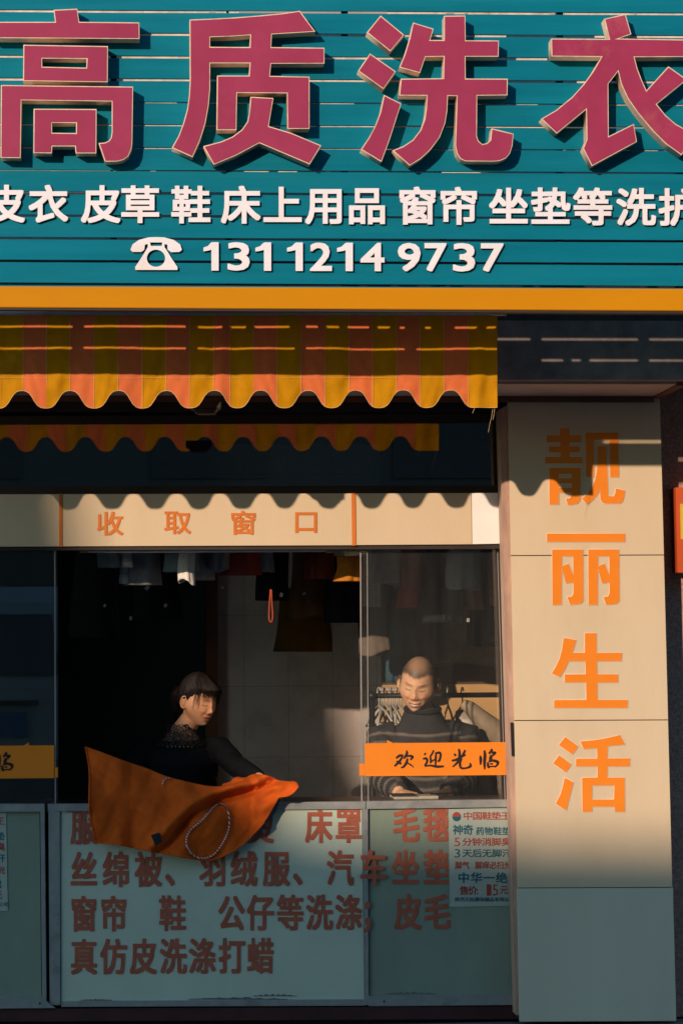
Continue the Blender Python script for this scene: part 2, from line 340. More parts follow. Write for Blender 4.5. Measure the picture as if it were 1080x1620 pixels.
# ------------------------------------------------------------------ shop front
YH = -.668
shop = thing('shop_building', (at(540, 1600, 0).x, .0, 0), 'tiled laundry shop front with a wide serving window under the awning', 'shop')
XL, XR = at(-330, 1000, 0).x, at(1045, 1000, 0).x
zs = at(540, 601, YH).z
mb = MB(); mb.slab([(-330, 505), (1350, 508), (1350, 600), (-330, 602)], YH, YH + .08)
mb.build('header_beam', beam, shop)
mb = MB(); mb.slab([(-330, 380), (1350, 380), (1350, 514), (-330, 512)], YH + .082, YH + .14)
mb.build('upper_wall', mat('dark_upper_wall', (.05, .04, .035), .8, .4, 12), shop)  # mottled dark brown all over
mb = MB(); x0 = at(-330, 602, YH).x; x1 = at(1076, 600, YH).x
mb.box((x0, YH + .081, zs - .006), (x1, .0, zs + .05))
mb.build('soffit', soff, shop)
mb = MB(); mb.box((x1 + .0, YH + .083, zs - .012), (x1 + .035, -.0, zs + .05)); mb.box((x0, -.150, zs - .03), (x1, -.131, zs - .0065)); mb.build('soffit_trim', brown, shop)
mb = MB(); mb.box((x0, YH + .142, zs + .052), (4.5, .4, 4.9)); mb.build('facade_wall', mat('facade_plaster', (.35, .3, .27), .85, .15, 5, bump=.1), shop)
ztt = at(400, 652, 0).z
# head of the window, dark board
mb = MB(); mb.box((XL, 0, ztt), (XR, .1, zs - .008)); mb.build('window_head', dark, shop)
# upper fixed light
uw = MB(); uw.slab([(-330, 660), (797, 655), (797, 668), (-330, 672)], .012, .05); uw.slab([(-330, 770), (797, 768), (797, 782), (-330, 784)], .018, .05)
uwo = uw.build('window_frame', dark, shop)
mb = MB(); mb.slab([(-330, 662), (797, 656), (797, 782), (-330, 784)], .03, .036); mb.build('upper_pane', G2, shop)
# transom board with characters
tp = MB(); tp.slab([(-330, 783), (556, 780.5), (557, 862.5), (-330, 866)], -.012, .04, 0); tp.slab([(562, 780.5), (745, 780), (746, 861), (562, 862.3)], -.012, .04, 0)
tp.slab([(745.6, 780), (794, 779.5), (795, 860), (746.6, 861)], -.0125, .04, 1)
tpo = tp.build('transom_board', [tan, whitep], shop, bevel=.0008)
mb = MB(); mb.slab([(94, 781), (99, 781), (99, 865), (94, 865)], -.015, -.0122); mb.build('divider_strip', orange2, tpo)
mb = MB(); mb.slab([(556, 780), (562, 780), (563, 863), (557, 863)], -.016, .0); mb.build('divider_strip', orange2, tpo)
for ch, x, y, w in (('收', 174, 829, 38), ('取', 281, 827, 38), ('窗', 385, 828, 38), ('口', 484, 826, 38)): letter(ch, x, y, w, 36, -.0145, orange2, tpo, jit=.02)
mb = MB(); mb.slab([(-330, 866), (796, 861), (796, 868), (-330, 872)], .0, .06); mb.build('window_rail', dark, shop)
# jamb
mb = MB(); mb.slab([(789, 648), (803, 640), (823, 1606), (816, 1606)], -.118, -.02); mb.build('jamb_post', jamb_m, shop)
mb = MB(); mb.slab([(786, 640), (795, 640), (817, 1606), (815, 1606)], -.018, .2); mb.build('jamb_return', dark, shop)
mb = MB(); mb.slab([(807, 1143), (811, 1143), (813, 1196), (809, 1196)], -.128, -.119); mb.build('latch_plate', black, shop, bevel=.001)
# lower panels
lp1 = MB(); lp1.slab([(96, 1283), (572, 1280), (576, 1581), (97, 1585)], .0, .02); lpo = lp1.build('lower_board', grey_p, shop)
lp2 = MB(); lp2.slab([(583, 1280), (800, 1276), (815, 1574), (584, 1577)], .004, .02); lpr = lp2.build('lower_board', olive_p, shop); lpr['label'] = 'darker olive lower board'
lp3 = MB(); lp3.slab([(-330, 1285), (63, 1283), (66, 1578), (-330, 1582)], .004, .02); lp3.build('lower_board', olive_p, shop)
fr = MB()
fr.slab([(-330, 1273), (70, 1272), (70, 1284), (-330, 1286)], -.014, .03); fr.slab([(64, 1273), (71, 1273), (74, 1585), (67, 1585)], -.016, .03)
fr.slab([(76, 1272), (578, 1268), (578, 1280), (76, 1284)], -.012, .03); fr.slab([(77, 1284), (95, 1284), (96, 1590), (79, 1590)], -.010, .03)
fr.slab([(573, 1280), (582, 1280), (583, 1590), (577, 1590)], -.011, .03); fr.slab([(579, 1268), (811, 1265), (811, 1277), (579, 1280)], -.013, .03)
fr.slab([(-330, 1578), (66, 1578), (88, 1595), (-330, 1598)], -.022, .03); fr.slab([(97, 1584), (577, 1581), (577, 1591), (97, 1593)], -.009, .03)
fr.slab([(583, 1576), (817, 1574), (817, 1590), (583, 1592)], -.0125, .03)
fr.build('counter_frame', alu, shop, bevel=.001)
mb = MB(); mb.slab([(62, 1586), (65, 1586), (65, 1589), (62, 1589)], -.024, -.02); mb.build('frame_screw', black, shop)
mb = MB(); mb.slab([(606, 1583), (609, 1583), (609, 1586), (606, 1586)], -.015, -.012); mb.build('frame_screw', black, shop)
bs = MB(); bs.slab([(-330, 1598), (822, 1592), (823, 1612), (-330, 1618)], -.006, .1); bs.build('base_plinth', maroon_k, shop)
rows_ = [(1309, [('服', 133), ('烫', 412), ('床', 504), ('罩', 551), ('毛', 642), ('毯', 690)]),
         (1377, [('丝', 133), ('绵', 184), ('被', 235), ('、', 282), ('羽', 337), ('绒', 386), ('服', 437), ('、', 484), ('汽', 538), ('车', 590), ('坐', 641), ('垫', 691)]),
         (1447, [('窗', 133), ('帘', 180), ('鞋', 273), ('公', 366), ('仔', 412), ('等', 459), ('洗', 505), ('涤', 551), ('；', 592), ('皮', 645), ('毛', 691)]),
         (1515, [('真', 133), ('仿', 180), ('皮', 227), ('洗', 274), ('涤', 320), ('打', 367), ('蜡', 412)])]
for y, row in rows_:
    for ch, x in row:
        on2 = x > 578; pl = lpr if on2 else lpo
        letter(ch, x, y - (x - 133) * .006, 38.5, 54, (.0015 if on2 else -.0025) - (.0125 if ch in '；车' else 0), maroon, pl, jit=.024)
pe = mat('peeled_film', (.12, .13, .12), .8, .4, 60); r_ = random.Random(5)
for xa, xb, yb in ((298, 455, 1581.5), (128, 178, 1583), (400, 470, 1576.5), (608, 690, 1573)):
    n = 26; up = [(xa + (xb - xa) * i / n, yb - 1.2 - (3.2 if yb < 1583 else 1.6) * abs(math.sin(i * .9 + r_.random())) * math.sin(math.pi * i / n)) for i in range(n + 1)]; lo = [(x, yb - .3 * r_.random()) for x, y in reversed(up)]
    mb = MB(); q = [at(x, y, -.0012 if xa < 580 else .0028) for x, y in up + lo]; m2 = n + 1
    mb.add(q, [(i, i + 1, 2 * m2 - 2 - i, 2 * m2 - 1 - i) for i in range(n)]); mb.build('peeled_edge', pe, lpo if xa < 580 else lpr)
# the sill and the interior
zt = at(540, 1268, 0).z - .004; FZ = -.2
mb = MB(); mb.box((XL, .031, zt - .03), (XR, .42, zt)); mb.build('counter_top', mat('counter_top', (.10, .055, .04), .35, .2, 10), shop, bevel=.003)
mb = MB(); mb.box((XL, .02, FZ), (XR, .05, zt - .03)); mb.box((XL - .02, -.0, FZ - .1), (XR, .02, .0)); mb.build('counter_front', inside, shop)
xt = at(345, 1100, 2.0).x; xr2 = at(575, 1100, 2.0).x
def tilemat():
    m = mat('wall_tiles', (.72, .60, .54), .28, .12, 4, spec=.5); nt = m.node_tree; N = nt.nodes; L = nt.links
    b = N.new('ShaderNodeTexBrick'); b.offset = 0; b.inputs['Scale'].default_value = 1; b.inputs['Brick Width'].default_value = .218; b.inputs['Row Height'].default_value = .349; b.inputs['Mortar Size'].default_value = .0016
    tc = N.new('ShaderNodeTexCoord'); mp = N.new('ShaderNodeMapping'); mp.inputs['Rotation'].default_value = (R(90), 0, 0); mp.inputs['Location'].default_value = (.1035, .307, 0)
    L.new(tc.outputs['Object'], mp.inputs[0]); L.new(mp.outputs[0], b.inputs['Vector'])
    p = N['Principled BSDF']; src = p.inputs['Base Color'].links[0].from_socket
    mx = N.new('ShaderNodeMixRGB'); L.new(b.outputs['Fac'], mx.inputs[0]); L.new(src, mx.inputs[1]); mx.inputs[2].default_value = (.45, .37, .32, 1); L.new(mx.outputs[0], p.inputs['Base Color'])
    return m
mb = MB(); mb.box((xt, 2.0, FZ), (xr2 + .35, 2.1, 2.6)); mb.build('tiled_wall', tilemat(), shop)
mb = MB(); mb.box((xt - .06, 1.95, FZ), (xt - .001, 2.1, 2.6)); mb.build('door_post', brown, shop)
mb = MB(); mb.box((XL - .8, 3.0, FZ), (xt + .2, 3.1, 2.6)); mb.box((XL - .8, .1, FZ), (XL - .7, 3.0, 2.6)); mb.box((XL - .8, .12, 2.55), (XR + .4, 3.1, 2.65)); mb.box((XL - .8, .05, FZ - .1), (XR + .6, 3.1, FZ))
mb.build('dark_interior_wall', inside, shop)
ym = mat('yellow_board', (.52, .30, .12), .6, .15, 4, stretch=(.3, 1, 1), col2=(.35, .18, .07), c2=(.5, .8))
mb = MB(); mb.box((xr2 + .06, 1.62, FZ), (XR + .6, 1.7, 1.36)); mb.build('wainscot_board', ym, shop)
mb = MB(); mb.box((xr2 + .06, 1.64, 1.3605), (XR + .6, 1.7, 2.55)); mb.build('wood_wall', mat('brown_wall', (.16, .095, .065), .5, .25, 5, stretch=(4, 1, .3)), shop)
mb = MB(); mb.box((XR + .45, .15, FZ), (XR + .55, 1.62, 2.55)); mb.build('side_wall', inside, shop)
# sliding panes
sw = MB(); sw.slab([(570, 868), (797, 866), (809, 1266), (572, 1268)], .040, .045); swo = sw.build('sliding_pane', G1, shop); swo['label'] = 'sliding pane in front of the man'
eg = mat('glass_edge', (.30, .27, .25), .3, .1, 10)
for q in ([(569, 868), (571, 868), (573, 1268), (571, 1268)], [(580, 868), (581.2, 868), (583, 1268), (581.8, 1268)], [(786, 872), (787, 872), (799, 1266), (798, 1266)]):
    mb = MB(); mb.slab(q, .0385, .0465); mb.build('pane_edge', eg, swo)
sw = MB(); sw.slab([(-330, 870), (91, 868), (93, 1272), (-330, 1274)], .030, .035); swl = sw.build('sliding_pane', G1, shop)
mb = MB(); mb.slab([(86, 868), (88, 868), (89, 1272), (87, 1272)], .028, .037); mb.build('pane_edge', eg, swl)

# ------------------------------------------------------------------ welcome banners
def brush(strokes, ox, oy, s, Y):
    mb = MB(); d = 0
    for st in strokes:
        P = catmull([(x, y, w) for x, y, w in st], 6); d += .00009
        L_, R_ = [], []
        for i, p in enumerate(P):
            t = P[min(i + 1, len(P) - 1)] - P[max(i - 1, 0)]; n = np.array((-t[1], t[0])); n /= (np.linalg.norm(n) + 1e-6)
            h = max(p[2], 3) * .85
            L_.append((p[0] + n[0] * h, p[1] + n[1] * h)); R_.append((p[0] - n[0] * h, p[1] - n[1] * h))
        v = [at(ox + x / s, oy + y / s, Y - d) for x, y in L_ + R_]; k = len(P)
        mb.add(v, [(i, i + 1, k + i + 1, k + i) for i in range(k - 1)])
    return M_(mb.v, mb.f)
HUAN = [[(92, 140, 10), (120, 118, 14), (150, 115, 10), (135, 150, 12), (110, 180, 14), (78, 212, 10)], [(95, 165, 8), (130, 185, 14), (140, 190, 8)], [(185, 68, 6), (190, 95, 14), (170, 130, 12), (160, 145, 6)], [(180, 125, 8), (215, 118, 12), (240, 128, 14), (220, 155, 8)], [(195, 140, 10), (185, 180, 14), (160, 215, 12), (135, 225, 6)], [(190, 180, 8), (225, 200, 8), (252, 222, 4)]]
YING = [[(345, 98, 12), (360, 105, 14)], [(332, 145, 8), (360, 142, 14), (372, 165, 12), (350, 210, 12)], [(350, 212, 8), (400, 205, 10), (460, 215, 14), (522, 212, 10)], [(430, 68, 10), (415, 100, 10), (400, 125, 10), (405, 165, 12), (400, 185, 8)], [(440, 95, 8), (480, 90, 14), (492, 110, 12), (480, 160, 12), (462, 165, 6)], [(450, 100, 10), (448, 150, 12), (446, 205, 8)], [(405, 170, 8), (440, 150, 8)]]
GUANG = [[(655, 55, 10), (662, 90, 14), (660, 150, 14)], [(612, 98, 8), (630, 118, 14)], [(712, 65, 10), (705, 85, 12), (685, 115, 10)], [(592, 162, 10), (640, 150, 14), (700, 112, 14), (715, 118, 8)], [(655, 150, 12), (640, 180, 12), (600, 218, 8)], [(680, 140, 12), (665, 180, 14), (675, 225, 12), (720, 228, 10), (760, 210, 14), (755, 180, 6)]]
LIN = [[(848, 115, 8), (852, 150, 16), (850, 200, 8)], [(885, 68, 10), (890, 110, 16), (886, 180, 16), (888, 240, 8)], [(945, 55, 8), (950, 70, 14), (925, 100, 12)], [(950, 90, 14), (985, 88, 10), (960, 115, 12)], [(950, 110, 14), (940, 145, 18), (945, 160, 10)], [(922, 170, 10), (960, 160, 14), (1005, 175, 16), (995, 205, 10), (975, 220, 8)], [(915, 175, 10), (920, 215, 14), (930, 228, 6)], [(935, 190, 8), (960, 190, 10)], [(925, 215, 8), (985, 212, 8)]]
def banner(dx, dy, Y, label, x0, x1, x1b):
    t = thing('welcome_banner', at((x0 + x1) / 2, 1227, Y), label, 'banner', 'orange welcome strips on the sliding panes')
    mb = MB(); mb.slab([(x0, 1176 + dy), (x1, 1174 + dy), (x1b, 1226 + dy), (x0, 1228 + dy)], Y, Y + .0012)
    mb.build('banner_strip', orange, t)
    for st in (HUAN, YING, GUANG, LIN): link('brush_letter', brush(st, 610 + dx, 1175 + dy, 5.684, Y - .0004), ink, t)
    return t
b1 = banner(0, 0, .034, 'orange welcome strip on the pane in front of the man', 577, 803, 806)
mb = MB(); mb.slab([(568, 1208), (576.6, 1208), (576.6, 1227), (568, 1227)], .0345, .036); mb.build('folded_tab', orange, b1); mb = MB(); mb.slab([(612, 1171), (620, 1174.5), (620, 1176), (612, 1176)], .0345, .036); mb.build('folded_tab', orange, b1)
b2 = banner(-767, 5, .022, 'orange welcome strip in shade on the pane at the left edge', -150, 86, 86)
mb = MB(); mb.slab([(87, 1214), (92, 1214), (92, 1230), (87, 1230)], .0225, .024); mb.build('folded_tab', orange, b2); mb = MB(); mb.slab([(36, 1181), (46, 1174), (47, 1181), (36, 1181.5)], .0225, .024); mb.build('folded_tab', orange, b2)

# ------------------------------------------------------------------ posters
pw = mat('poster_paper', (.36, .40, .34), .35, .05, 8); pr = mat('poster_red', (.34, .05, .035), .5); pt = mat('poster_teal', (.01, .10, .13), .5)
def poster(dx, dy, Y, label):
    t = thing('price_poster', at(760 + dx, 1434 + dy, Y), label, 'poster', 'shoe insole price posters')
    mb = MB(); mb.slab([(709 + dx, 1280 + dy), (809 + dx, 1278 + dy), (812 + dx, 1433 + dy), (711 + dx, 1435 + dy)], Y, Y + .001); mb.build('paper_sheet', pw, t)
    ll = [('中国鞋垫王', 1291, 732, 807, 15, 13, pr), ('神奇', 1313, 716, 748, 16, 16, pt), ('药物鞋垫', 1315, 752, 807, 13, 13, pt), ('5分钟消脚臭', 1332, 715, 808, 15, 13, pr), ('3天后无脚汗', 1350, 715, 809, 15, 13, pt),
          ('脚气', 1369, 719, 742, 11, 12, pr), ('脚痒必扫光', 1369, 751, 808, 11, 12, pr), ('中华一绝', 1389, 723, 803, 18, 17, pt), ('售价:', 1409, 727, 767, 14, 14, pr), ('15', 1408, 768, 788, 9, 17, pr), ('元', 1408, 790, 803, 13, 14, pr), ('陕西天际康保健品有限公司', 1423, 719, 813, 7.5, 7, pt)]
    for s, y, xa, xb, w, h, m in ll:
        n = len(s); st = (xb - xa) / n
        for i, ch in enumerate(s):
            d = ch.isdigit()
            letter(ch, xa + st * (i + .5) + dx, y + dy, (7.5 if ch == '1' else 9) if d else w * .92, h * (1.05 if d else .95), Y - .0006, m, t, jit=0 if d else .02, fit=d)
    c = MB(); q = [at(722 + dx + 7 * math.cos(a * math.pi / 10), 1292 + dy + 7.5 * math.sin(a * math.pi / 10), Y - .0006) for a in range(20)]
    c.add([q[i] for i in range(11)], [tuple(range(11))], 0); c.add([q[i % 20] for i in range(10, 21)], [tuple(range(11))], 1)
    me = M_(c.v, c.f, c.m); link('round_emblem', me, [pt, pr], t)
    return t
poster(0, 0, .0005, 'pale insole price poster on the olive board below the orange banner')
poster(-799, 8, .0005, 'pale price poster cut by the left edge of the photo')

# ------------------------------------------------------------------ pillar
YP = -.13
pil = thing('clad_pillar', (at(935, 1610, YP).x, YP + .1, 0), 'tan panel clad pillar with four large orange characters', 'pillar')
L0 = lambda y: 803 + (y - 640) * 19.5 / 970; R0 = lambda y: 1043 + (y - 625) * 25 / 990
ys = [612, 879, 1140, 1405, 1617]
for i, (a, b) in enumerate(zip(ys, ys[1:])):
    g = .7; mb = MB(); dx = (0, 0, 0, -1.0)[i]
    mb.slab([(L0(a) + dx, a + g), (R0(a) - dx, a + g - 1), (R0(b) - dx, b - g - 1), (L0(b) + dx, b - g)], YP - (.004 if i == 3 else .0), YP + .015)
    mb.build('cladding_panel', tan if i < 3 else tan_shaded, pil, bevel=.0008)
mb = MB(); mb.slab([(804, 612), (1042, 612), (1066, 1616), (823, 1616)], YP + .0152, YP + .16); mb.build('pillar_core', black, pil)
LIANG = px([[(232, 48), (342, 48), (345, 122), (470, 122), (470, 205), (342, 205), (342, 240), (452, 240), (450, 313), (345, 313), (345, 353), (480, 353), (480, 430), (75, 430), (75, 353), (240, 353), (240, 313), (118, 313), (118, 240), (238, 240), (235, 205), (92, 205), (92, 122), (232, 122)],
            [(120, 468), (460, 468), (460, 800), (448, 835), (420, 858), (360, 872), (320, 872), (297, 800), (345, 795), (352, 770), (350, 742), (228, 742), (228, 868), (122, 868)], [(228, 542), (357, 542), (357, 580), (228, 580)], [(228, 642), (357, 642), (357, 682), (228, 682)],
            [(505, 92), (862, 92), (870, 575), (770, 575), (760, 182), (603, 182), (600, 575), (510, 575)],
            [(632, 235), (732, 235), (740, 400), (755, 770), (810, 775), (825, 740), (830, 690), (935, 715), (922, 790), (905, 840), (875, 858), (710, 858), (680, 840), (665, 800), (662, 715), (640, 760), (590, 820), (525, 870), (467, 800), (520, 760), (575, 680), (610, 600), (630, 500)]], 850, 670, 6.75)
_l = [(150, 262), (485, 262), (490, 810), (470, 840), (420, 855), (345, 858), (310, 770), (360, 765), (378, 735), (378, 620), (300, 630), (258, 487), (256, 860), (155, 860)]; _h = [(260, 340), (376, 340), (376, 525), (330, 412), (260, 440)]
LI = px([[(95, 92), (935, 92), (935, 187), (95, 187)], _l, _h, [(x + 385, y) for x, y in _l], [(x + 385, y) for x, y in _h]], 850, 830, 6.75)
SHENG = px([[(500, 75), (628, 75), (632, 285), (902, 285), (895, 380), (632, 380), (635, 515), (860, 515), (860, 608), (637, 608), (640, 788), (963, 788), (960, 880), (172, 880), (172, 790), (515, 788), (512, 608), (285, 608), (285, 517), (508, 515), (505, 380), (330, 380), (300, 450), (240, 552), (145, 510), (190, 435), (230, 350), (255, 260), (275, 125), (415, 150), (372, 285), (500, 285)]], 850, 990, 6.75)
HUO = px([[(293, 102), (437, 208), (370, 298), (220, 195)], [(228, 298), (365, 400), (300, 488), (158, 390)], [(285, 538), (385, 590), (350, 720), (305, 900), (188, 820), (240, 720), (268, 620)],
          [(448, 152), (600, 140), (740, 115), (880, 82), (935, 190), (748, 208), (745, 333), (985, 333), (985, 425), (747, 425), (745, 537), (930, 537), (932, 910), (820, 910), (818, 855), (582, 855), (580, 910), (475, 910), (470, 540), (635, 537), (635, 425), (405, 425), (405, 338), (632, 335), (630, 230), (490, 240)], [(582, 628), (815, 628), (810, 772), (582, 772)]], 850, 1150, 6.75)
vin_edge = mat('pale_vinyl_edge', (.8, .72, .66), .5)
for lp in (LIANG, LI, SHENG, HUO):
    b = link('pillar_letter', poly2d(lp, YP - .0028, YP - .0005), vin_edge, pil)
    link('letter_face', poly2d(lp, YP - .0034, YP - .0029, -.0010), orange, b)

# ------------------------------------------------------------------ right hand wall, red box, structure
def granite():
    m = mat('pink_granite', (.50, .33, .26), .55, .1, 6); nt = m.node_tree; N = nt.nodes; L = nt.links
    v = N.new('ShaderNodeTexVoronoi'); v.inputs['Scale'].default_value = 150; tc = N.new('ShaderNodeTexCoord'); L.new(tc.outputs['Object'], v.inputs['Vector'])
    r = N.new('ShaderNodeValToRGB'); r.color_ramp.elements[0].color = (.5, .42, .4, 1); r.color_ramp.elements[1].color = (1.25, 1.1, 1.05, 1); L.new(v.outputs['Color'], r.inputs[0])
    p = N['Principled BSDF']; s = p.inputs['Base Color'].links[0].from_socket; mx = N.new('ShaderNodeMixRGB'); mx.blend_type = 'MULTIPLY'; mx.inputs[0].default_value = 1
    L.new(s, mx.inputs[1]); L.new(r.outputs[0], mx.inputs[2]); L.new(mx.outputs[0], p.inputs['Base Color']); return m
xw = at(1030, 1000, .03).x
mb = MB(); mb.box((xw, .04, 0), (4.5, .3, zs + .05)); tag(mb.build('granite_wall', granite()), 'pink granite wall in shade right of the tan pillar', 'wall')
redp = mat('red_paint', (.55, .085, .02), .45, .08, 6)
rb = thing('wall_box', at(1110, 905, -.02), 'red metal box with a yellow plate on the granite wall', 'box')
mb = MB(); mb.slab([(1068, 771), (1190, 771), (1192, 906), (1071, 906)], -.06, .04); mb.build('case', redp, rb, bevel=.002)
mb = MB(); mb.slab([(1075, 797), (1180, 797), (1180, 853), (1076, 853)], -.0625, -.0605); mb.build('yellow_plate', mat('yellow_paint', (.6, .42, .02), .5), rb)

pave = mat('paving', (.16, .15, .14), .85, .2, 6, bump=.2); asph = mat('asphalt', (.05, .05, .052), .9, .2, 20, bump=.3)
mb = MB(); mb.box((-120, -120, -.6), (120, 120, -.14)); g = mb.build('ground', asph); tag(g, kind='structure')
# room cut: the ground passes under the shop floor, the pavement is a raised slab
mb = MB(); mb.box((-60, -5, -.139), (60, -.006, -.002)); g = mb.build('pavement', pave); tag(g, kind='structure')

# ------------------------------------------------------------------ building across the street that shades the left and the foot of the shop front
T = 24.0
def back(px_, py_):
    p = at(px_, py_, -.05); return p - Vector((.63, 1, -.35)) * T
outline = [back(-1100, 500), back(60, 500), back(108, 780), back(138, 930), back(196, 1070), back(380, 1235), back(450, 1305), back(520, 1318), back(790, 1322), back(830, 1340), back(1500, 1352)]
ext = Vector((-.63, -1, 0)) * 7; zb = -.14
opp_m = mat('opposite_wall', (.07, .068, .065), .85, .1, .5); wm = mat('opposite_window', (.06, .06, .06), .7, spec=.05)
def block(name, label, outline, cat, wins):
    Y = outline[0].y
    fr_ = [Vector((p.x, Y, p.z)) for p in outline] + [Vector((outline[-1].x, Y, zb)), Vector((outline[0].x, Y, zb))]
    n = len(fr_); v2 = [p + ext for p in fr_]
    o = thing(name, ((fr_[0].x + fr_[-3].x) / 2, Y, zb), label, cat)
    me = M_(fr_ + v2, [tuple(range(n)), tuple(range(2 * n - 1, n - 1, -1))] + [(i, (i + 1) % n, n + (i + 1) % n, n + i) for i in range(n)])
    link('wall', me, opp_m, o)
    for x, z in wins:
        mb = MB(); mb.box((x, Y, z), (x + 1.6, Y + .04, z + 1.4)); mb.build('window', wm, o)
    return o
x0b, x1b_ = outline[0].x, outline[-1].x
block('apartment_building', 'low apartment block far across the street, behind the photographer', outline, 'building', [(x0b + .4 + i * 2.3, 1 + j * 2.6) for i in range(5) for j in range(3)])
xs = x1b_ + .05
block('office_building', 'tall grey office block across the street, behind the photographer', [Vector((xs, outline[0].y, 17)), Vector((xs + 40, outline[0].y, 17))], 'building', [(xs + 1.5 + i * 3.4, 1 + j * 3) for i in range(13) for j in range(5)])

# ------------------------------------------------------------------ people
def vmesh(me, vox, smooth=2, fac=.5):
    """one continuous skin out of overlapping closed pieces"""
    o = bpy.data.objects.new('x', me); C.objects.link(o)
    m = o.modifiers.new('r', 'REMESH'); m.mode = 'VOXEL'; m.voxel_size = vox
    if smooth: k = o.modifiers.new('s', 'SMOOTH'); k.iterations = smooth; k.factor = fac
    return evalmesh(o)
def g2(x, z, cx, cz, sx, sz): return np.exp(-((x - cx) / sx) ** 2 - ((z - cz) / sz) ** 2)
def head_points(smile=1., fem=0.):
    nu, nv = 220, 150
    th = np.linspace(0, 2 * np.pi, nu, endpoint=False); ph = np.linspace(.02, np.pi - .02, nv)
    T_, P_ = np.meshgrid(th, ph); d = np.stack([np.sin(P_) * np.sin(T_), -np.sin(P_) * np.cos(T_), np.cos(P_)], -1).reshape(-1, 3)
    p = d * np.array([.076, .094, .120]); x, y, z = p[:, 0].copy(), p[:, 1].copy(), p[:, 2].copy()
    t = np.clip(-z / .12, 0, 1)
    x *= 1 - (.34 + .05 * fem) * t ** 1.8 + .10 * np.exp(-((z + .035) / .03) ** 2) * (y < 0)          # jaw, cheekbones
    x *= 1 - .08 * np.exp(-((z - .03) / .03) ** 2) * np.clip(-y / .09, 0, 1)                          # temples
    x *= 1 + .055 * sstep(.02, .07, z)
    back = np.clip(y / .094, 0, 1); y = y - back * .045 * np.clip(t * 1.6, 0, 1)                      # nape
    y += .010 * back * np.clip(z / .1, 0, 1)
    front = np.clip(-y / .05, 0, 1); fr = front * front * (3 - 2 * front)
    flat = np.exp(-((z + .02) / .07) ** 2); y = y * (1 - .05 * flat * fr)
    y -= fr * .012 * np.clip((t - .35) / .5, 0, 1)
    ax = np.abs(x); dy = np.zeros_like(x); pw = smile
    dy += .007 * g2(x, z, 0, .004, .008, .024) + .017 * g2(x, z, 0, -.029, .0105, .014) + .007 * g2(ax, z, .0125, -.035, .0065, .0065)
    dy += -.010 * g2(ax, z, .030, .006, .015, .011) + .0065 * g2(ax, z, .030, .004, .011, .0065)
    dy += .004 * g2(ax, z, .028, .027, .02, .006) - .002 * g2(ax, z, 0, .02, .008, .012)
    dy += .0065 * pw * g2(ax, z, .036, -.030, .013, .012) - .004 * pw * g2(ax, z, .030, -.052, .006, .014)
    zm = -.066 + 9. * pw * ax ** 2
    dy += .0055 * g2(x, z - zm, 0, .0065, .020, .0045) + .006 * g2(x, z - zm, 0, -.0075, .017, .005) - .006 * g2(x, z - zm, 0, 0, .022, .0026)
    dy += -.003 * g2(x, z, 0, -.084, .014, .005) + .007 * g2(x, z, 0, -.101, .016, .011) - .003 * g2(x, z, 0, -.048, .004, .007)
    y -= dy * fr
    q = np.stack([x, y, z], -1)
    f = [(j * nu + i, j * nu + (i + 1) % nu, (j + 1) * nu + (i + 1) % nu, (j + 1) * nu + i) for j in range(nv - 1) for i in range(nu)]
    f += [tuple(range(nu)), tuple((nv - 1) * nu + i for i in range(nu))[::-1]]
    return q, f
def ear_mb(mb, Mh, sgn, s):
    pts = []
    for a in np.linspace(-2.3, 2.5, 13): pts.append(Mh @ Vector((sgn * (.077 + .010 * math.cos(a) * .8 + .006), .012 + .015 * math.cos(a) * .9, -.004 + .029 * math.sin(a))))
    mb.tube(pts, .0052 * s, 7)
    mb.tube([Mh @ Vector((sgn * .066, .004, .012)), Mh @ Vector((sgn * .080, .013, .004)), Mh @ Vector((sgn * .079, .012, -.016)), Mh @ Vector((sgn * .068, .002, -.022))], [.008 * s, .010 * s, .010 * s, .006 * s], 8)
def hand_mb(mb, wrist, knuck, up, curl, sgn, s=1.):
    """palm, four unequal curled fingers and a thumb from the palm's side; knuck = point the middle knuckle reaches"""
    wrist, knuck = Vector(wrist), Vector(knuck); f = (knuck - wrist).normalized(); up = Vector(up); up = (up - f * up.dot(f)).normalized(); sd = f.cross(up) * sgn
    mb.tube([wrist - f * .03, wrist, wrist.lerp(knuck, .5), knuck], [(.024 * s, .020 * s), (.026 * s, .019 * s), (.038 * s, .016 * s), (.040 * s, .013 * s)], 12)
    for k, (o, ln) in enumerate(((-.030, .070), (-.010, .080), (.010, .075), (.029, .060))):
        p = knuck + sd * o * s - f * (.006 if k in (0, 3) else 0); q = [p - f * .015 * s]; d = f.copy(); a = 0
        for seg, fr in ((0, .45), (1, .30), (2, .25)):
            a += curl * (.5, .9, .7)[seg] + .04 * k; d = (f * math.cos(a) - up * math.sin(a)); q.append((q[-1] if seg else p) + d * ln * fr * s)
        mb.tube(q + [q[-1] + d * .004], [.0095 * s, .0092 * s, .0085 * s, .0075 * s, .003 * s], 9)
    b = wrist.lerp(knuck, .3) - sd * .026 * s; d1 = (f * .7 - sd * .65 - up * .3).normalized(); m_ = b + d1 * .036 * s; d2 = (f * .95 - sd * .15 - up * .35).normalized()
    mb.tube([b - d1 * .015, b, m_, m_ + d2 * .03 * s, m_ + d2 * .036 * s], [.013 * s, .0125 * s, .0105 * s, .009 * s, .004 * s], 9)
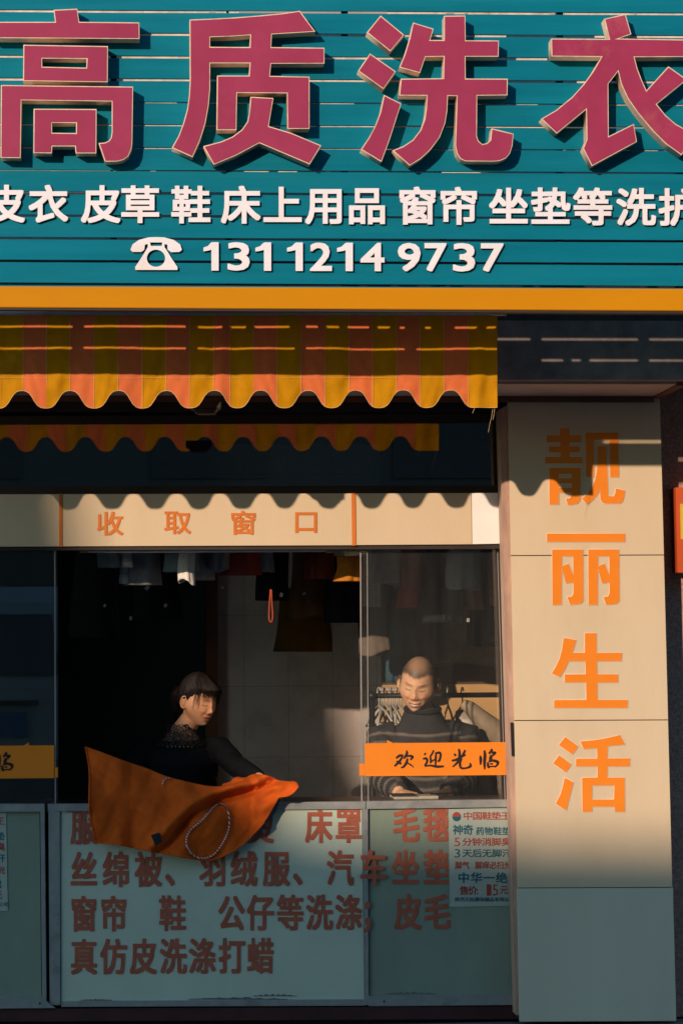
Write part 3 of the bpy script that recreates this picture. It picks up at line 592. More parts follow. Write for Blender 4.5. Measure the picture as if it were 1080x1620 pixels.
def vcol_mat(name, rough=.5, bump=.03, sss=.0):
    m = bpy.data.materials.new(name); m.use_nodes = True; N = m.node_tree.nodes; L = m.node_tree.links; p = N['Principled BSDF']
    a = N.new('ShaderNodeAttribute'); a.attribute_name = 'tone'; n = N.new('ShaderNodeTexNoise'); n.inputs['Scale'].default_value = 60
    tc = N.new('ShaderNodeTexCoord'); L.new(tc.outputs['Object'], n.inputs['Vector'])
    mr = N.new('ShaderNodeMapRange'); mr.inputs['To Min'].default_value = .88; mr.inputs['To Max'].default_value = 1.12; L.new(n.outputs[0], mr.inputs[0])
    mx = N.new('ShaderNodeMixRGB'); mx.blend_type = 'MULTIPLY'; mx.inputs[0].default_value = 1; L.new(a.outputs['Color'], mx.inputs[1]); L.new(mr.outputs[0], mx.inputs[2])
    L.new(mx.outputs[0], p.inputs['Base Color']); p.inputs['Roughness'].default_value = rough; p.inputs['Specular IOR Level'].default_value = .35
    p.inputs['Subsurface Weight'].default_value = .18; p.inputs['Subsurface Radius'].default_value = (.012, .005, .003); p.inputs['Subsurface Scale'].default_value = 1.0
    b = N.new('ShaderNodeBump'); b.inputs['Strength'].default_value = bump; b.inputs['Distance'].default_value = .003; L.new(n.outputs[0], b.inputs['Height']); L.new(b.outputs[0], p.inputs['Normal'])
    return m
def set_tone(me, cols):
    a = me.color_attributes.new('tone', 'FLOAT_COLOR', 'POINT'); a.data.foreach_set('color', np.c_[cols, np.ones(len(cols))].astype(np.float32).ravel())
def co_of(me):
    c = np.empty(len(me.vertices) * 3, np.float32); me.vertices.foreach_get('co', c); return c.reshape(-1, 3).astype(float)
def nrm_of(me):
    c = np.empty(len(me.vertices) * 3, np.float32); me.vertices.foreach_get('normal', c); return c.reshape(-1, 3).astype(float)
def put_co(me, c): me.vertices.foreach_set('co', c.astype(np.float32).ravel()); me.update()
def mixc(c, col, w): return c * (1 - w[:, None]) + np.array(col)[None] * w[:, None]
def sstep(a, b, x): t = np.clip((x - a) / (b - a), 0, 1); return t * t * (3 - 2 * t)
def head_tone(q, base, smile, lipc, hair=None, fem=False):
    x, y, z = q.T; ax = np.abs(x); c = np.tile(np.array(base), (len(q), 1)); fr = (y < -.045) * (np.abs(z) < .125)
    c = mixc(c, (base[0] * 1.05, base[1] * .80, base[2] * .75), .6 * fr * np.clip(g2(ax, z, .036, -.03, .018, .015) + g2(x, z, 0, -.03, .012, .012), 0, 1))
    zm = -.066 + 9. * smile * .85 * ax ** 2
    c = mixc(c, lipc, fr * np.clip(1.3 * np.exp(-((x / .023) ** 4)) * np.exp(-(((z - zm) / .0085) ** 4)), 0, 1))
    if smile > .9: c = mixc(c, (.78, .68, .58), fr * (np.exp(-((x / .016) ** 6)) * np.exp(-(((z - zm + .0004) / .0030) ** 4))))
    c = mixc(c, (.10, .03, .02), fr * .8 * np.exp(-(((ax - .022) / .004) ** 2)) * np.exp(-(((z - zm) / .0028) ** 2)))
    zb_ = .027 + .10 * (ax - .03) - 6 * (ax - .03) ** 2
    c = mixc(c, (.05, .028, .018), fr * (.55 if not fem else .8) * np.exp(-(((ax - .031) / .017) ** 4)) * np.exp(-(((z - zb_) / .0034) ** 2)))
    zl = -.001 + 14 * (ax - .030) ** 2
    c = mixc(c, (.03, .015, .012), fr * .72 * np.exp(-(((ax - .031) / .0145) ** 6)) * np.exp(-(((z - zl) / .0026) ** 2)))
    c = mixc(c, (.08, .03, .02), fr * .8 * g2(ax, z, .0075, -.0405, .004, .0022))
    return c
SKIN = (.74, .40, .235)
def figure(Mh, hs, neckb, sh_l, sh_r, arms, hips, floor, hands, smile=1., fem=0., torso=(.19, .105), waist=(.155, .10)):
    mb = MB(); q, f = head_points(smile * .85, fem); k = len(mb.v)
    mb.add([Mh @ Vector(p) for p in q], f)
    for sg in (-1, 1): ear_mb(mb, Mh, sg, hs)
    mb.tube([Mh @ Vector((0, .018, -.03)), Mh @ Vector((0, .024, -.09)), Vector(neckb), Vector(neckb) - Vector((0, 0, .05))], [.050 * hs, .050 * hs, .058 * hs, .075 * hs], 18)
    ch = (Vector(sh_l) + Vector(sh_r)) / 2; ax = (Vector(sh_r) - Vector(sh_l)).normalized(); half = (Vector(sh_r) - Vector(sh_l)).length / 2
    nb = Vector(neckb)
    # torso rings run from hip to neck, wide axis along the shoulders
    prof = [(hips, waist[0] * 1.05, waist[1] * 1.05), (hips.lerp(ch, .35), waist[0], waist[1]), (hips.lerp(ch, .7), half * .88, torso[1]), (ch - Vector((0, 0, .055)), half * .96, torso[1] * .95), (ch + Vector((0, 0, .0)), half * .86, torso[1] * .78), (ch.lerp(nb, .55), half * .48, torso[1] * .62), (nb, .06, .055)]
    seg = 28; vv = []
    for c_, a_, b_ in prof:
        u = Vector((ax.x, ax.y, 0)).normalized(); w = Vector((-u.y, u.x, 0))
        tilt = ax.z * 1.0
        vv += [Vector(c_) + u * (a_ * math.cos(2 * math.pi * i / seg)) + w * (b_ * math.sin(2 * math.pi * i / seg)) + Vector((0, 0, tilt * a_ * math.cos(2 * math.pi * i / seg) * .7)) for i in range(seg)]
    n = len(prof); ff = [(j * seg + i, j * seg + (i + 1) % seg, (j + 1) * seg + (i + 1) % seg, (j + 1) * seg + i) for j in range(n - 1) for i in range(seg)] + [tuple(range(seg))[::-1], tuple((n - 1) * seg + i for i in range(seg))]
    mb.add(vv, ff)
    for (s_, e_, w_) in arms:
        s_, e_, w_ = Vector(s_), Vector(e_), Vector(w_); mb.tube([s_.lerp(ch, .25), s_, s_.lerp(e_, .5), e_, e_.lerp(w_, .35), w_], [r_ * (.84 if fem else 1) for r_ in (.058, .056, .048, .040, .040, .026)], 16)
    for sg in (-1, 1):
        h = hips + Vector((ax.x, ax.y, 0)) * .085 * sg
        mb.tube([h, Vector((h.x, h.y, (h.z + floor) / 2 + .02)), Vector((h.x, h.y + .01, floor + .07))], [.085, .058, .042], 14)
        mb.tube([Vector((h.x, h.y + .05, floor + .04)), Vector((h.x, h.y - .05, floor + .04)), Vector((h.x, h.y - .16, floor + .03))], [.035, .042, .028], 12)
    body = mb
    for a in hands: hand_mb(body, *a)
    return body, prof, ch, half, seg

# ---- the man behind the right hand pane
YM = .78
mh = Matrix.Translation(at(661, 1082, YM)) @ Matrix.Rotation(R(-13), 4, 'Z') @ Matrix.Rotation(R(7), 4, 'Y') @ Matrix.Rotation(R(20), 4, 'X') @ Matrix.Scale(1.04, 4)
floor = FZ
nb = at(668, 1128, YM + .05); shl = at(603, 1167, YM + .07); shr = at(733, 1163, YM + .07); hips = at(668, 1330, YM + .10)
armsM = [(shl, at(604, 1228, YM - .02), at(632, 1254, YM - .22)), (shr, at(738, 1232, YM + .05), at(706, 1254, YM - .2))]
handsM = [(at(632, 1254, YM - .22), at(652, 1258, YM - .30), (0, 0, 1), .45, -1), (at(706, 1254, YM - .2), at(692, 1258, YM - .27), (0, 0, 1), .35, 1)]
mbm, profM, chM, halfM, segM = figure(mh, 1, nb, shl, shr, armsM, hips, floor, handsM, 1., 0)
me = vmesh(mbm.mesh(), .003, 2, .4)
co = co_of(me); Mi = np.array(mh.inverted()); loc = co @ Mi[:3, :3].T + Mi[:3, 3]
tone = np.tile(np.array(SKIN), (len(co), 1)); near = np.linalg.norm(loc * np.array([1, 1, .8]), axis=1) < .135
tone[near] = head_tone(loc[near], SKIN, 1., (.44, .14, .10))
x, y, z = loc.T
nz = .0012 * np.sin(x * 310 + 1); hl = .066 - .012 * np.exp(-(x / .03) ** 2) - .9 * np.clip(np.abs(x) - .046, 0, 1) + nz                        # hair line
hairw = near * np.clip(sstep(-.008, .012, z - np.where(y < -.02, hl + 0, .015 - 1.0 * np.clip(y, 0, .09))) , 0, 1)
side = sstep(.040, .068, np.abs(x)) * sstep(.0815, .0785, np.abs(x)) * near * sstep(-.05, -.01, y + .0) * sstep(-.02, .0, z)
topthin = np.exp(-((x / .046) ** 4)) * np.exp(-(((y + .03) / .06) ** 4)) * sstep(.05, .1, z)
hc = np.array((.035, .022, .016))[None] * (1 - topthin[:, None]) + np.array((.30, .165, .10))[None] * topthin[:, None]
w = np.clip(np.maximum(hairw, side) * .93, 0, 1); tone = tone * (1 - w[:, None]) + hc * w[:, None]
edge = near * (y < -.02) * np.exp(-(((z - hl - .006) / .007) ** 2)) * (np.abs(x) < .05); tone = mixc(tone, (.10, .06, .04), .75 * edge)
set_tone(me, tone)
man = link('person', me, vcol_mat('skin_man', .5), None, True, (hips.x, hips.y, floor))
tag(man, 'smiling man with cropped hair and dark striped sweater looking down behind the right pane', 'person')
def sweater(arms, prof, ch, half, seg, cuff, collar, nb, pad, low, neckw, slim=1.):
    mb = MB(); P_ = [(c, a + pad, b + pad) for c, a, b in prof[:-1]]
    P_[0] = (P_[0][0] + Vector((0, 0, low)), P_[0][1] + .01, P_[0][2] + .01)
    P_.append((nb + Vector((0, 0, collar)), neckw, neckw * .98)); vv = []
    ax = (arms[1][0] - arms[0][0]).normalized(); u = Vector((ax.x, ax.y, 0)).normalized(); w = Vector((-u.y, u.x, 0))
    for c_, a_, b_ in P_: vv += [Vector(c_) + u * (a_ * math.cos(2 * math.pi * i / seg)) + w * (b_ * math.sin(2 * math.pi * i / seg)) + Vector((0, 0, ax.z * .7 * a_ * math.cos(2 * math.pi * i / seg))) for i in range(seg)]
    n = len(P_); mb.add(vv, [(j * seg + i, j * seg + (i + 1) % seg, (j + 1) * seg + (i + 1) % seg, (j + 1) * seg + i) for j in range(n - 1) for i in range(seg)] + [tuple(range(seg))[::-1], tuple((n - 1) * seg + i for i in range(seg))])
    for s_, e_, w_ in arms:
        s_, e_, w_ = Vector(s_), Vector(e_), Vector(w_)
        mb.tube([s_.lerp(ch, .3), s_, s_.lerp(e_, .5), e_, e_.lerp(w_, .45), e_.lerp(w_, cuff)], [r_ * slim for r_ in (.066 + pad * .4, .066 + pad * .5, .055 + pad, .048 + pad, .045 + pad * .8, .034 + pad * .5)], 18)
    return vmesh(mb.mesh(), .006, 6, .5)
def wrinkle(me, arms, ch, amp):
    co = co_of(me); n = nrm_of(me); d = np.zeros(len(co))
    for s_, e_, w_ in arms:
        e = np.array(e_); r = np.linalg.norm(co - e, axis=1); d += np.exp(-(r / .09) ** 2) * np.sin(r * 170 + co[:, 0] * 60)
        s = np.array(s_) - np.array((0, 0, .07)); r = np.linalg.norm(co - s, axis=1); d += 1.1 * np.exp(-(r / .12) ** 2) * np.sin((co[:, 0] + co[:, 2] * .8) * 120)
    d += .45 * np.sin(co[:, 2] * 55 + 2.2 * np.sin(co[:, 0] * 19 + co[:, 1] * 11)) * np.exp(-((co[:, 2] - (ch.z - .28)) / .16) ** 2)
    d += .35 * np.sin(co[:, 0] * 70 + co[:, 2] * 35) * np.sin(co[:, 2] * 28 + co[:, 1] * 30)
    put_co(me, co + n * (d * amp)[:, None])
def knit(name, base, stripe):
    m = mat(name, base, .85, .25, 40, bump=.5, bscale=260, spec=.15); N = m.node_tree.nodes; L = m.node_tree.links; p = N['Principled BSDF']
    a = N.new('ShaderNodeAttribute'); a.attribute_name = 'band'; src = p.inputs['Base Color'].links[0].from_socket
    mx = N.new('ShaderNodeMixRGB'); L.new(a.outputs['Fac'], mx.inputs[0]); L.new(src, mx.inputs[1]); mx.inputs[2].default_value = (*stripe, 1); L.new(mx.outputs[0], p.inputs['Base Color'])
    w = N.new('ShaderNodeTexWave'); w.inputs['Scale'].default_value = 55; w.inputs['Distortion'].default_value = 1.5; w.bands_direction = 'DIAGONAL'
    tc = N.new('ShaderNodeTexCoord'); L.new(tc.outputs['Object'], w.inputs['Vector']); m2 = N.new('ShaderNodeMixRGB'); m2.blend_type = 'MULTIPLY'; m2.inputs[0].default_value = .55
    L.new(mx.outputs[0], m2.inputs[1]); L.new(w.outputs[0], m2.inputs[2]); L.new(m2.outputs[0], p.inputs['Base Color'])
    return m
me = sweater(armsM, profM, chM, halfM, segM, .93, .02, nb, .020, .1, .078)
wrinkle(me, armsM, chM, .0028)
co = co_of(me); band = np.zeros(len(co)); best = np.full(len(co), 9.); par = np.zeros(len(co))
for s_, e_, w_ in armsM:                                            # which arm a point lies on, and how far along
    acc = 0
    for a, b in ((Vector(s_), Vector(e_)), (Vector(e_), Vector(w_))):
        a_, b_ = np.array(a), np.array(b); L_ = np.linalg.norm(b_ - a_); t = np.clip(((co - a_) @ (b_ - a_)) / L_ ** 2, 0, 1); r = np.linalg.norm(co - (a_ + t[:, None] * (b_ - a_)), axis=1)
        up = r < best; best[up] = r[up]; par[up] = (acc + t * L_)[up]; acc += L_
armsel = (best < .078) * (np.abs((co - np.array(chM))[:, 0]) > halfM * .80)
v = np.where(armsel > 0, par + .012, (chM.z + .03 - co[:, 2]) + .08 * np.abs(co[:, 0] - chM.x))
fr_ = (v % .048) / .048; band = np.exp(-(((fr_ - .5) / .17) ** 4)) * (v > .02)
at_ = me.attributes.new('band', 'FLOAT', 'POINT'); at_.data.foreach_set('value', band.astype(np.float32))
link('striped_sweater', me, knit('dark_knit', (.052, .048, .052), (.25, .19, .155)), man, True)
# rolled collar
mb = MB(); axu = (mh.to_3x3() @ Vector((0, 0, 1)))
ring = [nb + Vector((.074 * math.cos(a), .076 * math.sin(a) - .006, .018 + .012 * math.sin(a))) for a in np.linspace(0, 2 * math.pi, 30)]
mb.tube(ring, .012, 10); mb.build('rolled_collar', knit('collar_knit', (.03, .029, .033), (.03, .029, .033)), man, smooth=True)
mb = MB()
for sg in (-1, 1):
    h = hips + Vector((.085 * sg, 0, 0)); mb.tube([h + Vector((0, 0, .1)), h, Vector((h.x, h.y, (h.z + floor) / 2)), Vector((h.x, h.y, floor + .05))], [(.1, .11), .1, .078, .07], 16)
mb.build('trousers', mat('dark_trousers', (.02, .02, .025), .9), man, smooth=True)

# ---- the woman leaning over the counter
YW = .46
wh = Matrix.Translation(at(314, 1108, YW)) @ Matrix.Rotation(R(43), 4, 'Z') @ Matrix.Rotation(R(-4), 4, 'Y') @ Matrix.Rotation(R(16), 4, 'X') @ Matrix.Scale(.90, 4)
nbw = at(288, 1158, YW + .05); swl = at(226, 1188, YW + .06); swr = at(347, 1185, YW + .04); hw = at(290, 1345, YW + .10)
armsW = [(swl, at(190, 1236, YW - .02), at(184, 1232, .15)), (swr, at(374, 1212, YW - .14), at(412, 1232, .07))]
handsW = [(at(184, 1232, .15), at(171, 1207, .115), (-.2, .9, 1), .8, -1), (at(412, 1233, .07), at(432, 1240, .0), (0, -.2, 1), .8, 1)]
mbw, profW, chW, halfW, segW = figure(wh, .88, nbw, swl, swr, armsW, hw, floor, handsW, .8, 1., (.17, .10), (.145, .10))
me = vmesh(mbw.mesh(), .003, 2, .4); co = co_of(me); Mi = np.array(wh.inverted()); loc = co @ Mi[:3, :3].T + Mi[:3, 3]
SKW = (.80, .38, .20); tone = np.tile(np.array(SKW), (len(co), 1)); near = np.linalg.norm(loc * np.array([1, 1, .8]), axis=1) < .135
tone[near] = head_tone(loc[near], SKW, .8, (.42, .10, .09), None, True); set_tone(me, tone)
woman = link('person', me, vcol_mat('skin_woman', .5), None, True, (hw.x, hw.y, floor))
tag(woman, 'dark haired woman in a black lace top spreading an orange coat over the counter', 'person')
bk = mat('black_top', (.010, .009, .010), .85, .3, 40, bump=.3, bscale=200, spec=.15)
me = sweater(armsW, profW, chW, halfW, segW, .93, -.035, nbw, .008, .1, .095, .84); wrinkle(me, armsW, chW, .0025)
link('black_top', me, bk, woman, True)
# lace yoke and stand-up collar
mb = MB(); axw = (swr - swl).normalized(); u = Vector((axw.x, axw.y, 0)).normalized(); w_ = Vector((-u.y, u.x, 0)); vv = []; sg_ = 36; PR = [(nbw + Vector((0, 0, .035)), .062, .060), (nbw + Vector((0, 0, .005)), .066, .064), (nbw - Vector((0, 0, .03)), .092, .082), (chW.lerp(nbw, .25), halfW * .80, .105)]
for c_, a_, b_ in PR: vv += [Vector(c_) + u * (a_ * math.cos(2 * math.pi * i / sg_)) + w_ * (b_ * math.sin(2 * math.pi * i / sg_)) for i in range(sg_)]
mb.add(vv, [(j * sg_ + i, j * sg_ + (i + 1) % sg_, (j + 1) * sg_ + (i + 1) % sg_, (j + 1) * sg_ + i) for j in range(3) for i in range(sg_)])
lace = bpy.data.materials.new('lace'); lace.use_nodes = True; N = lace.node_tree.nodes; L = lace.node_tree.links
vo = N.new('ShaderNodeTexVoronoi'); vo.inputs['Scale'].default_value = 75; vo.feature = 'DISTANCE_TO_EDGE'; n_ = N.new('ShaderNodeTexNoise'); n_.inputs['Scale'].default_value = 22
tc = N.new('ShaderNodeTexCoord'); L.new(tc.outputs['Object'], vo.inputs['Vector']); L.new(tc.outputs['Object'], n_.inputs['Vector'])
ad = N.new('ShaderNodeMath'); ad.operation = 'MULTIPLY'; L.new(vo.outputs[0], ad.inputs[0]); L.new(n_.outputs[0], ad.inputs[1])
gt = N.new('ShaderNodeMath'); gt.operation = 'GREATER_THAN'; gt.inputs[1].default_value = .07; L.new(ad.outputs[0], gt.inputs[0])
mu = N.new('ShaderNodeMath'); mu.operation = 'MULTIPLY'; mu.inputs[1].default_value = .8; L.new(gt.outputs[0], mu.inputs[0])
tr = N.new('ShaderNodeBsdfTransparent'); ms = N.new('ShaderNodeMixShader'); N['Principled BSDF'].inputs['Base Color'].default_value = (.012, .010, .010, 1); N['Principled BSDF'].inputs['Roughness'].default_value = .7
L.new(mu.outputs[0], ms.inputs[0]); L.new(N['Principled BSDF'].outputs[0], ms.inputs[1]); L.new(tr.outputs[0], ms.inputs[2]); L.new(ms.outputs[0], N['Material Output'].inputs[0])
mb.build('lace_yoke', lace, woman, smooth=True)
mb = MB()
for k in range(7):
    a = -1.57 + (k - 3) * .13; p = chW.lerp(nbw, .22) + u * (halfW * .82 * math.cos(a)) + w_ * (.112 * math.sin(a)); mb.tube([p - Vector((0, 0, .003)), p, p + Vector((0, 0, .003))], [.001, .003, .001], 6)
mb.build('bead_trim', mat('silver_beads', (.7, .65, .6), .2, metal=1), woman, smooth=True)
mb = MB()
for sg in (-1, 1):
    h = hw + u * .08 * sg; mb.tube([h + Vector((0, 0, .1)), h, Vector((h.x, h.y, (h.z + floor) / 2)), Vector((h.x, h.y, floor + .05))], [(.1, .11), .1, .075, .065], 16)
mb.build('trousers', mat('black_trousers', (.015, .015, .017), .9), woman, smooth=True)
# hair: a cap tied back, a bun and many loose strands over the brow
mb = MB(); q, f = head_points(0, 1.)
x, y, z = q.T; lim = np.interp(y, [-.1, -.07, -.045, -.02, 0, .02, .05, .1], [.060, .058, .046, .028, .010, -.004, -.04, -.075]) + .004 * np.sin(x * 260) + .003 * np.sin(y * 300)
d_ = q / np.linalg.norm(q, axis=1)[:, None]; keep = z > lim
th_ = np.arctan2(x + .02, y + .02); puff = np.clip((z - lim) / .03, 0, 1) * np.interp(y, [-.09, -.03, .05], [.009, .012, .014]) + .002
qo = q + d_ * (puff + .0022 * np.sin(th_ * 31 + z * 40) * np.clip((z - lim) / .03, 0, 1) + .0014 * np.sin(th_ * 67))[:, None]
fk = [g for g in f if len(g) == 4 and all(keep[i] for i in g)]
used_ = sorted({i for g in fk for i in g}); ix = {i: k for k, i in enumerate(used_)}; m_ = len(used_)
from collections import Counter
ec = Counter(); 
for g in fk:
    for a, b in zip(g, g[1:] + g[:1]): ec[(a, b)] += 1
vv = [wh @ Vector(qo[i]) for i in used_] + [wh @ Vector(q[i] - d_[i] * .004) for i in used_]
ff = [tuple(ix[i] for i in g) for g in fk] + [tuple(ix[i] + m_ for i in g)[::-1] for g in fk] + [(ix[a], ix[b], ix[b] + m_, ix[a] + m_) for (a, b) in ec if (b, a) not in ec]
top = [i for i in range(220)]
mb.add(vv, ff)
mb.add([wh @ Vector(p) for p in ([(0, 0, .136)] + [(.03 * math.cos(a), .03 * math.sin(a), .130) for a in np.linspace(0, 6.283, 16, endpoint=False)] + [(.03 * math.cos(a), .03 * math.sin(a), .110) for a in np.linspace(0, 6.283, 16, endpoint=False)])],
       [(0, 1 + i, 1 + (i + 1) % 16) for i in range(16)] + [(1 + i, 17 + i, 17 + (i + 1) % 16, 1 + (i + 1) % 16) for i in range(16)])
mb.tube([wh @ Vector(p) for p in ((0, .075, .03), (0, .105, .02), (0, .13, .0), (0, .145, -.03), (0, .142, -.08), (0, .135, -.13))], [.03, .024, .034, .034, .024, .006], 14)
rs = random.Random(3)
for k in range(330):                                                # fringe swept to the far side, and fine locks before the ear
    lock = k >= 316
    a = rs.uniform(-1.25, -1.0) if lock else rs.uniform(-1.0, 1.3); x0_ = .076 * math.sin(a)
    ln = rs.uniform(.05, .11) if lock else (rs.uniform(.004, .036) * (1 + .4 * math.sin(a * 7 + 1)) if a < .85 else rs.uniform(.04, .09))
    r1 = .097 if not lock else .092
    st = Vector((x0_ * .35 - .012, -.035 * math.cos(a), .132)); mid = Vector((x0_ * .95, -r1 * math.cos(a) - .003, .088)); sw = .012 if not lock else -.003
    en = Vector((x0_ * 1.03 + sw + rs.uniform(-.010, .010), -(r1 + .004) * math.cos(a) - rs.uniform(-.001, .005) - (.010 if lock else 0), .062 - ln * .95))
    P = catmull([st, mid, mid.lerp(en, .5) + Vector((rs.uniform(-.004, .004), -.003, 0)), en], 5); w0 = rs.uniform(.0008, .0019); mb.tube([wh @ Vector(p) for p in P], [w0 * (1 - .85 * i / len(P)) for i in range(len(P))], 5)
for k in range(70):                                                 # stray strands over the crown and at the nape
    a = rs.uniform(0, 6.28); z0 = rs.uniform(-.02, .11); rr = math.sqrt(max(.0, 1 - (z0 / .135) ** 2)); p0 = Vector((.088 * rr * math.sin(a), .108 * rr * abs(math.cos(a)) * (1 if z0 < .06 else math.copysign(1, math.cos(a))), z0)); d = Vector((rs.uniform(-.4, .4), .8, -.5)).normalized()
    P = catmull([p0, p0 + d * .02 + Vector((0, 0, .006)), p0 + d * .045], 4); mb.tube([wh @ Vector(p) for p in P], [.0012 * (1 - .85 * i / len(P)) for i in range(len(P))], 4)
hairm = mat('black_hair', (.016, .010, .008), .5, .4, 60, spec=.25, stretch=(1, 1, .2), bump=.4, bscale=160)
mb.build('hair', hairm, woman, smooth=True)

# ------------------------------------------------------------------ orange coat spread over the counter
coat = thing('orange_coat', at(300, 1362, -.06), 'orange hooded coat with a speckled drawstring, spread over the counter edge by the woman', 'coat')
Tc = [(135, 1181), (165, 1191), (200, 1204), (230, 1214), (262, 1227), (300, 1237), (330, 1243), (352, 1243), (372, 1239), (395, 1229), (410, 1225), (425, 1228), (440, 1234), (458, 1236), (470, 1237)]
Bc = [(150, 1333), (190, 1337), (230, 1345), (265, 1352), (300, 1358), (330, 1362), (355, 1354), (382, 1338), (405, 1316), (420, 1298), (436, 1272), (441, 1262), (452, 1261), (464, 1255), (473, 1243)]
def arc(P, n):
    P = np.array(P, float); s = np.r_[0, np.cumsum(np.linalg.norm(np.diff(P, axis=0), axis=1))]; s /= s[-1]; t = np.linspace(0, 1, n); return np.c_[np.interp(t, s, P[:, 0]), np.interp(t, s, P[:, 1])]
nu, nv = 130, 60; TT = arc(catmull(Tc, 6), nu); BB = arc(catmull(Bc, 6), nu)
crease = np.array(catmull([(258, 1338), (285, 1308), (318, 1278), (355, 1262), (400, 1250), (432, 1236), (445, 1232)], 8))
def coat_depth(X, Y_):
    pts = np.array((X, Y_)); dd = crease - pts; r = np.hypot(dd[:, 0], dd[:, 1]); i = int(r.argmin()); j = min(max(i, 1), len(crease) - 2); tg = crease[j + 1] - crease[j - 1]; tg = tg / np.linalg.norm(tg)
    sd = tg[0] * (pts[1] - crease[j][1]) - tg[1] * (pts[0] - crease[j][0])              # >0 below the crease
    e = math.exp(-((max(0, 258 - X)) / 40) ** 2)
    y = -.055
    y += -.042 * math.exp(-((sd + 13) / 9) ** 2) * e + .034 * math.exp(-((sd - 2) / 6) ** 2) * e - .012 * math.exp(-((sd - 30) / 18) ** 2) * e
    if Y_ < 1262: y += .09 * min(1, (1262 - Y_) / 70) ** 1.3
    y += .016 * math.sin(X * .035 + Y_ * .02) * (1 if X < 400 else .3) + .010 * math.sin(X * .075 - Y_ * .05 + 1.3) + .0035 * math.sin(X * .17 + Y_ * .06)
    y += .008 * math.exp(-((X - 205 - (Y_ - 1215) * .06) / 9) ** 2) - .010 * math.exp(-((X - 190) / 14) ** 2)
    y += .0022 * math.sin(X * .31 + 1.7 * math.sin(Y_ * .09)) * math.sin(Y_ * .23 + X * .05) + .004 * math.sin((X - Y_ * .8) * .11 + 2) * math.exp(-((sd + 30) / 30) ** 2)
    if X > 395: a = (X - 395) / 40; y += min(1, a) * (.008 * math.sin((Y_ - 1225) * .22 + X * .09) + .004 * math.sin(X * .11 - Y_ * .16)) - .02 * min(1, a)
    if X > 405: y += -.028 * math.exp(-((Y_ - 1245) / 11) ** 2)
    return y
vs = []
for j in range(nv):
    for i in range(nu):
        v = j / (nv - 1); p = TT[i] * (1 - v) + BB[i] * v
        if i == 0: pass
        X, Y_ = p; dx = 0
        if i < 14: X += 3.0 * math.sin(v * 7) * (1 - i / 14)
        vs.append(at(X, Y_, coat_depth(X, Y_)))
me = M_(vs, [(j * nu + i, j * nu + i + 1, (j + 1) * nu + i + 1, (j + 1) * nu + i) for j in range(nv - 1) for i in range(nu - 1)])
o = bpy.data.objects.new('x', me); C.objects.link(o); k = o.modifiers.new('s', 'SMOOTH'); k.iterations = 2; k = o.modifiers.new('t', 'SOLIDIFY'); k.thickness = .006; k.offset = 1
me = evalmesh(o)
oc = mat('orange_wool', (.63, .098, .010), .88, .12, 22, bump=.35, bscale=420, spec=.12)
link('coat_shell', me, oc, coat, True)
mb = MB(); mb.tube([Vector(v) + Vector((0, -.002, .002)) for v in vs[(nv - 1) * nu:(nv - 1) * nu + int(nu * .78)]], .0042, 8); mb.tube([Vector(v) + Vector((0, -.002, 0)) for v in vs[0:(nv - 1) * nu + 1:nu]], .0035, 8); link('rolled_hem', vmesh(mb.mesh(), .0016, 1), oc, coat, True)
# second layer: the sleeve lying behind, and the lining at the lower right edge
mb = MB(); P = [(355, 1250), (372, 1240), (395, 1235), (420, 1236), (446, 1245), (466, 1243)]; mb.tube([at(x, y, .015 - .035 * (i / 5)) for i, (x, y) in enumerate(P)], [(.02, .02), (.03, .022), (.036, .024), (.036, .026), (.03, .026), (.016, .018)], 18)
me = vmesh(mb.mesh(), .005, 4); co = co_of(me); n = nrm_of(me); put_co(me, co + n * (.005 * np.sin(co[:, 0] * 60 + co[:, 2] * 95) + .003 * np.sin(co[:, 0] * 90 - co[:, 2] * 70 + 1))[:, None])
link('sleeve', me, oc, coat, True)
mb = MB(); q = [(444, 1264), (436, 1285), (412, 1314), (392, 1334), (384, 1335), (405, 1312), (428, 1280)]; f_ = [at(x, y, -.034) for x, y in q]; b_ = [Vector((p.x, p.y + .006, p.z)) for p in f_]; n_ = len(q)
mb.add(f_ + b_, [tuple(range(n_))[::-1], tuple(range(n_, 2 * n_))] + [(i, (i + 1) % n_, n_ + (i + 1) % n_, n_ + i) for i in range(n_)]); mb.build('lining_edge', mat('grey_lining', (.10, .11, .12), .6, .3, 60), coat)
def cordmat():
    m = bpy.data.materials.new('speckled_cord'); m.use_nodes = True; N = m.node_tree.nodes; L = m.node_tree.links; w = N.new('ShaderNodeTexWave'); w.inputs['Scale'].default_value = 42; w.bands_direction = 'DIAGONAL'; w.inputs['Distortion'].default_value = 1
    tc = N.new('ShaderNodeTexCoord'); L.new(tc.outputs['Object'], w.inputs['Vector']); r = N.new('ShaderNodeValToRGB'); r.color_ramp.interpolation = 'CONSTANT'; r.color_ramp.elements[0].color = (.08, .02, .03, 1); r.color_ramp.elements[1].color = (.75, .62, .55, 1); r.color_ramp.elements[1].position = .45
    L.new(w.outputs[0], r.inputs[0]); L.new(r.outputs[0], N['Principled BSDF'].inputs['Base Color']); N['Principled BSDF'].inputs['Roughness'].default_value = .8; return m
cm = cordmat()
lp = [(345, 1272), (338, 1277), (330, 1286), (318, 1299), (302, 1313), (295, 1326), (297, 1342), (308, 1354), (322, 1358), (338, 1352), (351, 1336), (360, 1318), (363, 1300), (361, 1284), (354, 1274), (346, 1272)]
mb = MB(); mb.tube([at(x, y, coat_depth(x, y) - .011) for x, y in catmull(lp, 6)], .0031, 8); mb.build('drawstring', cm, coat, smooth=True)
mb = MB(); mb.tube([at(x, y, coat_depth(x, y) - .011) for x, y in catmull([(258, 1243), (258, 1237), (262, 1232), (268, 1231)], 5)], .0026, 8); mb.build('drawstring', cm, coat, smooth=True)
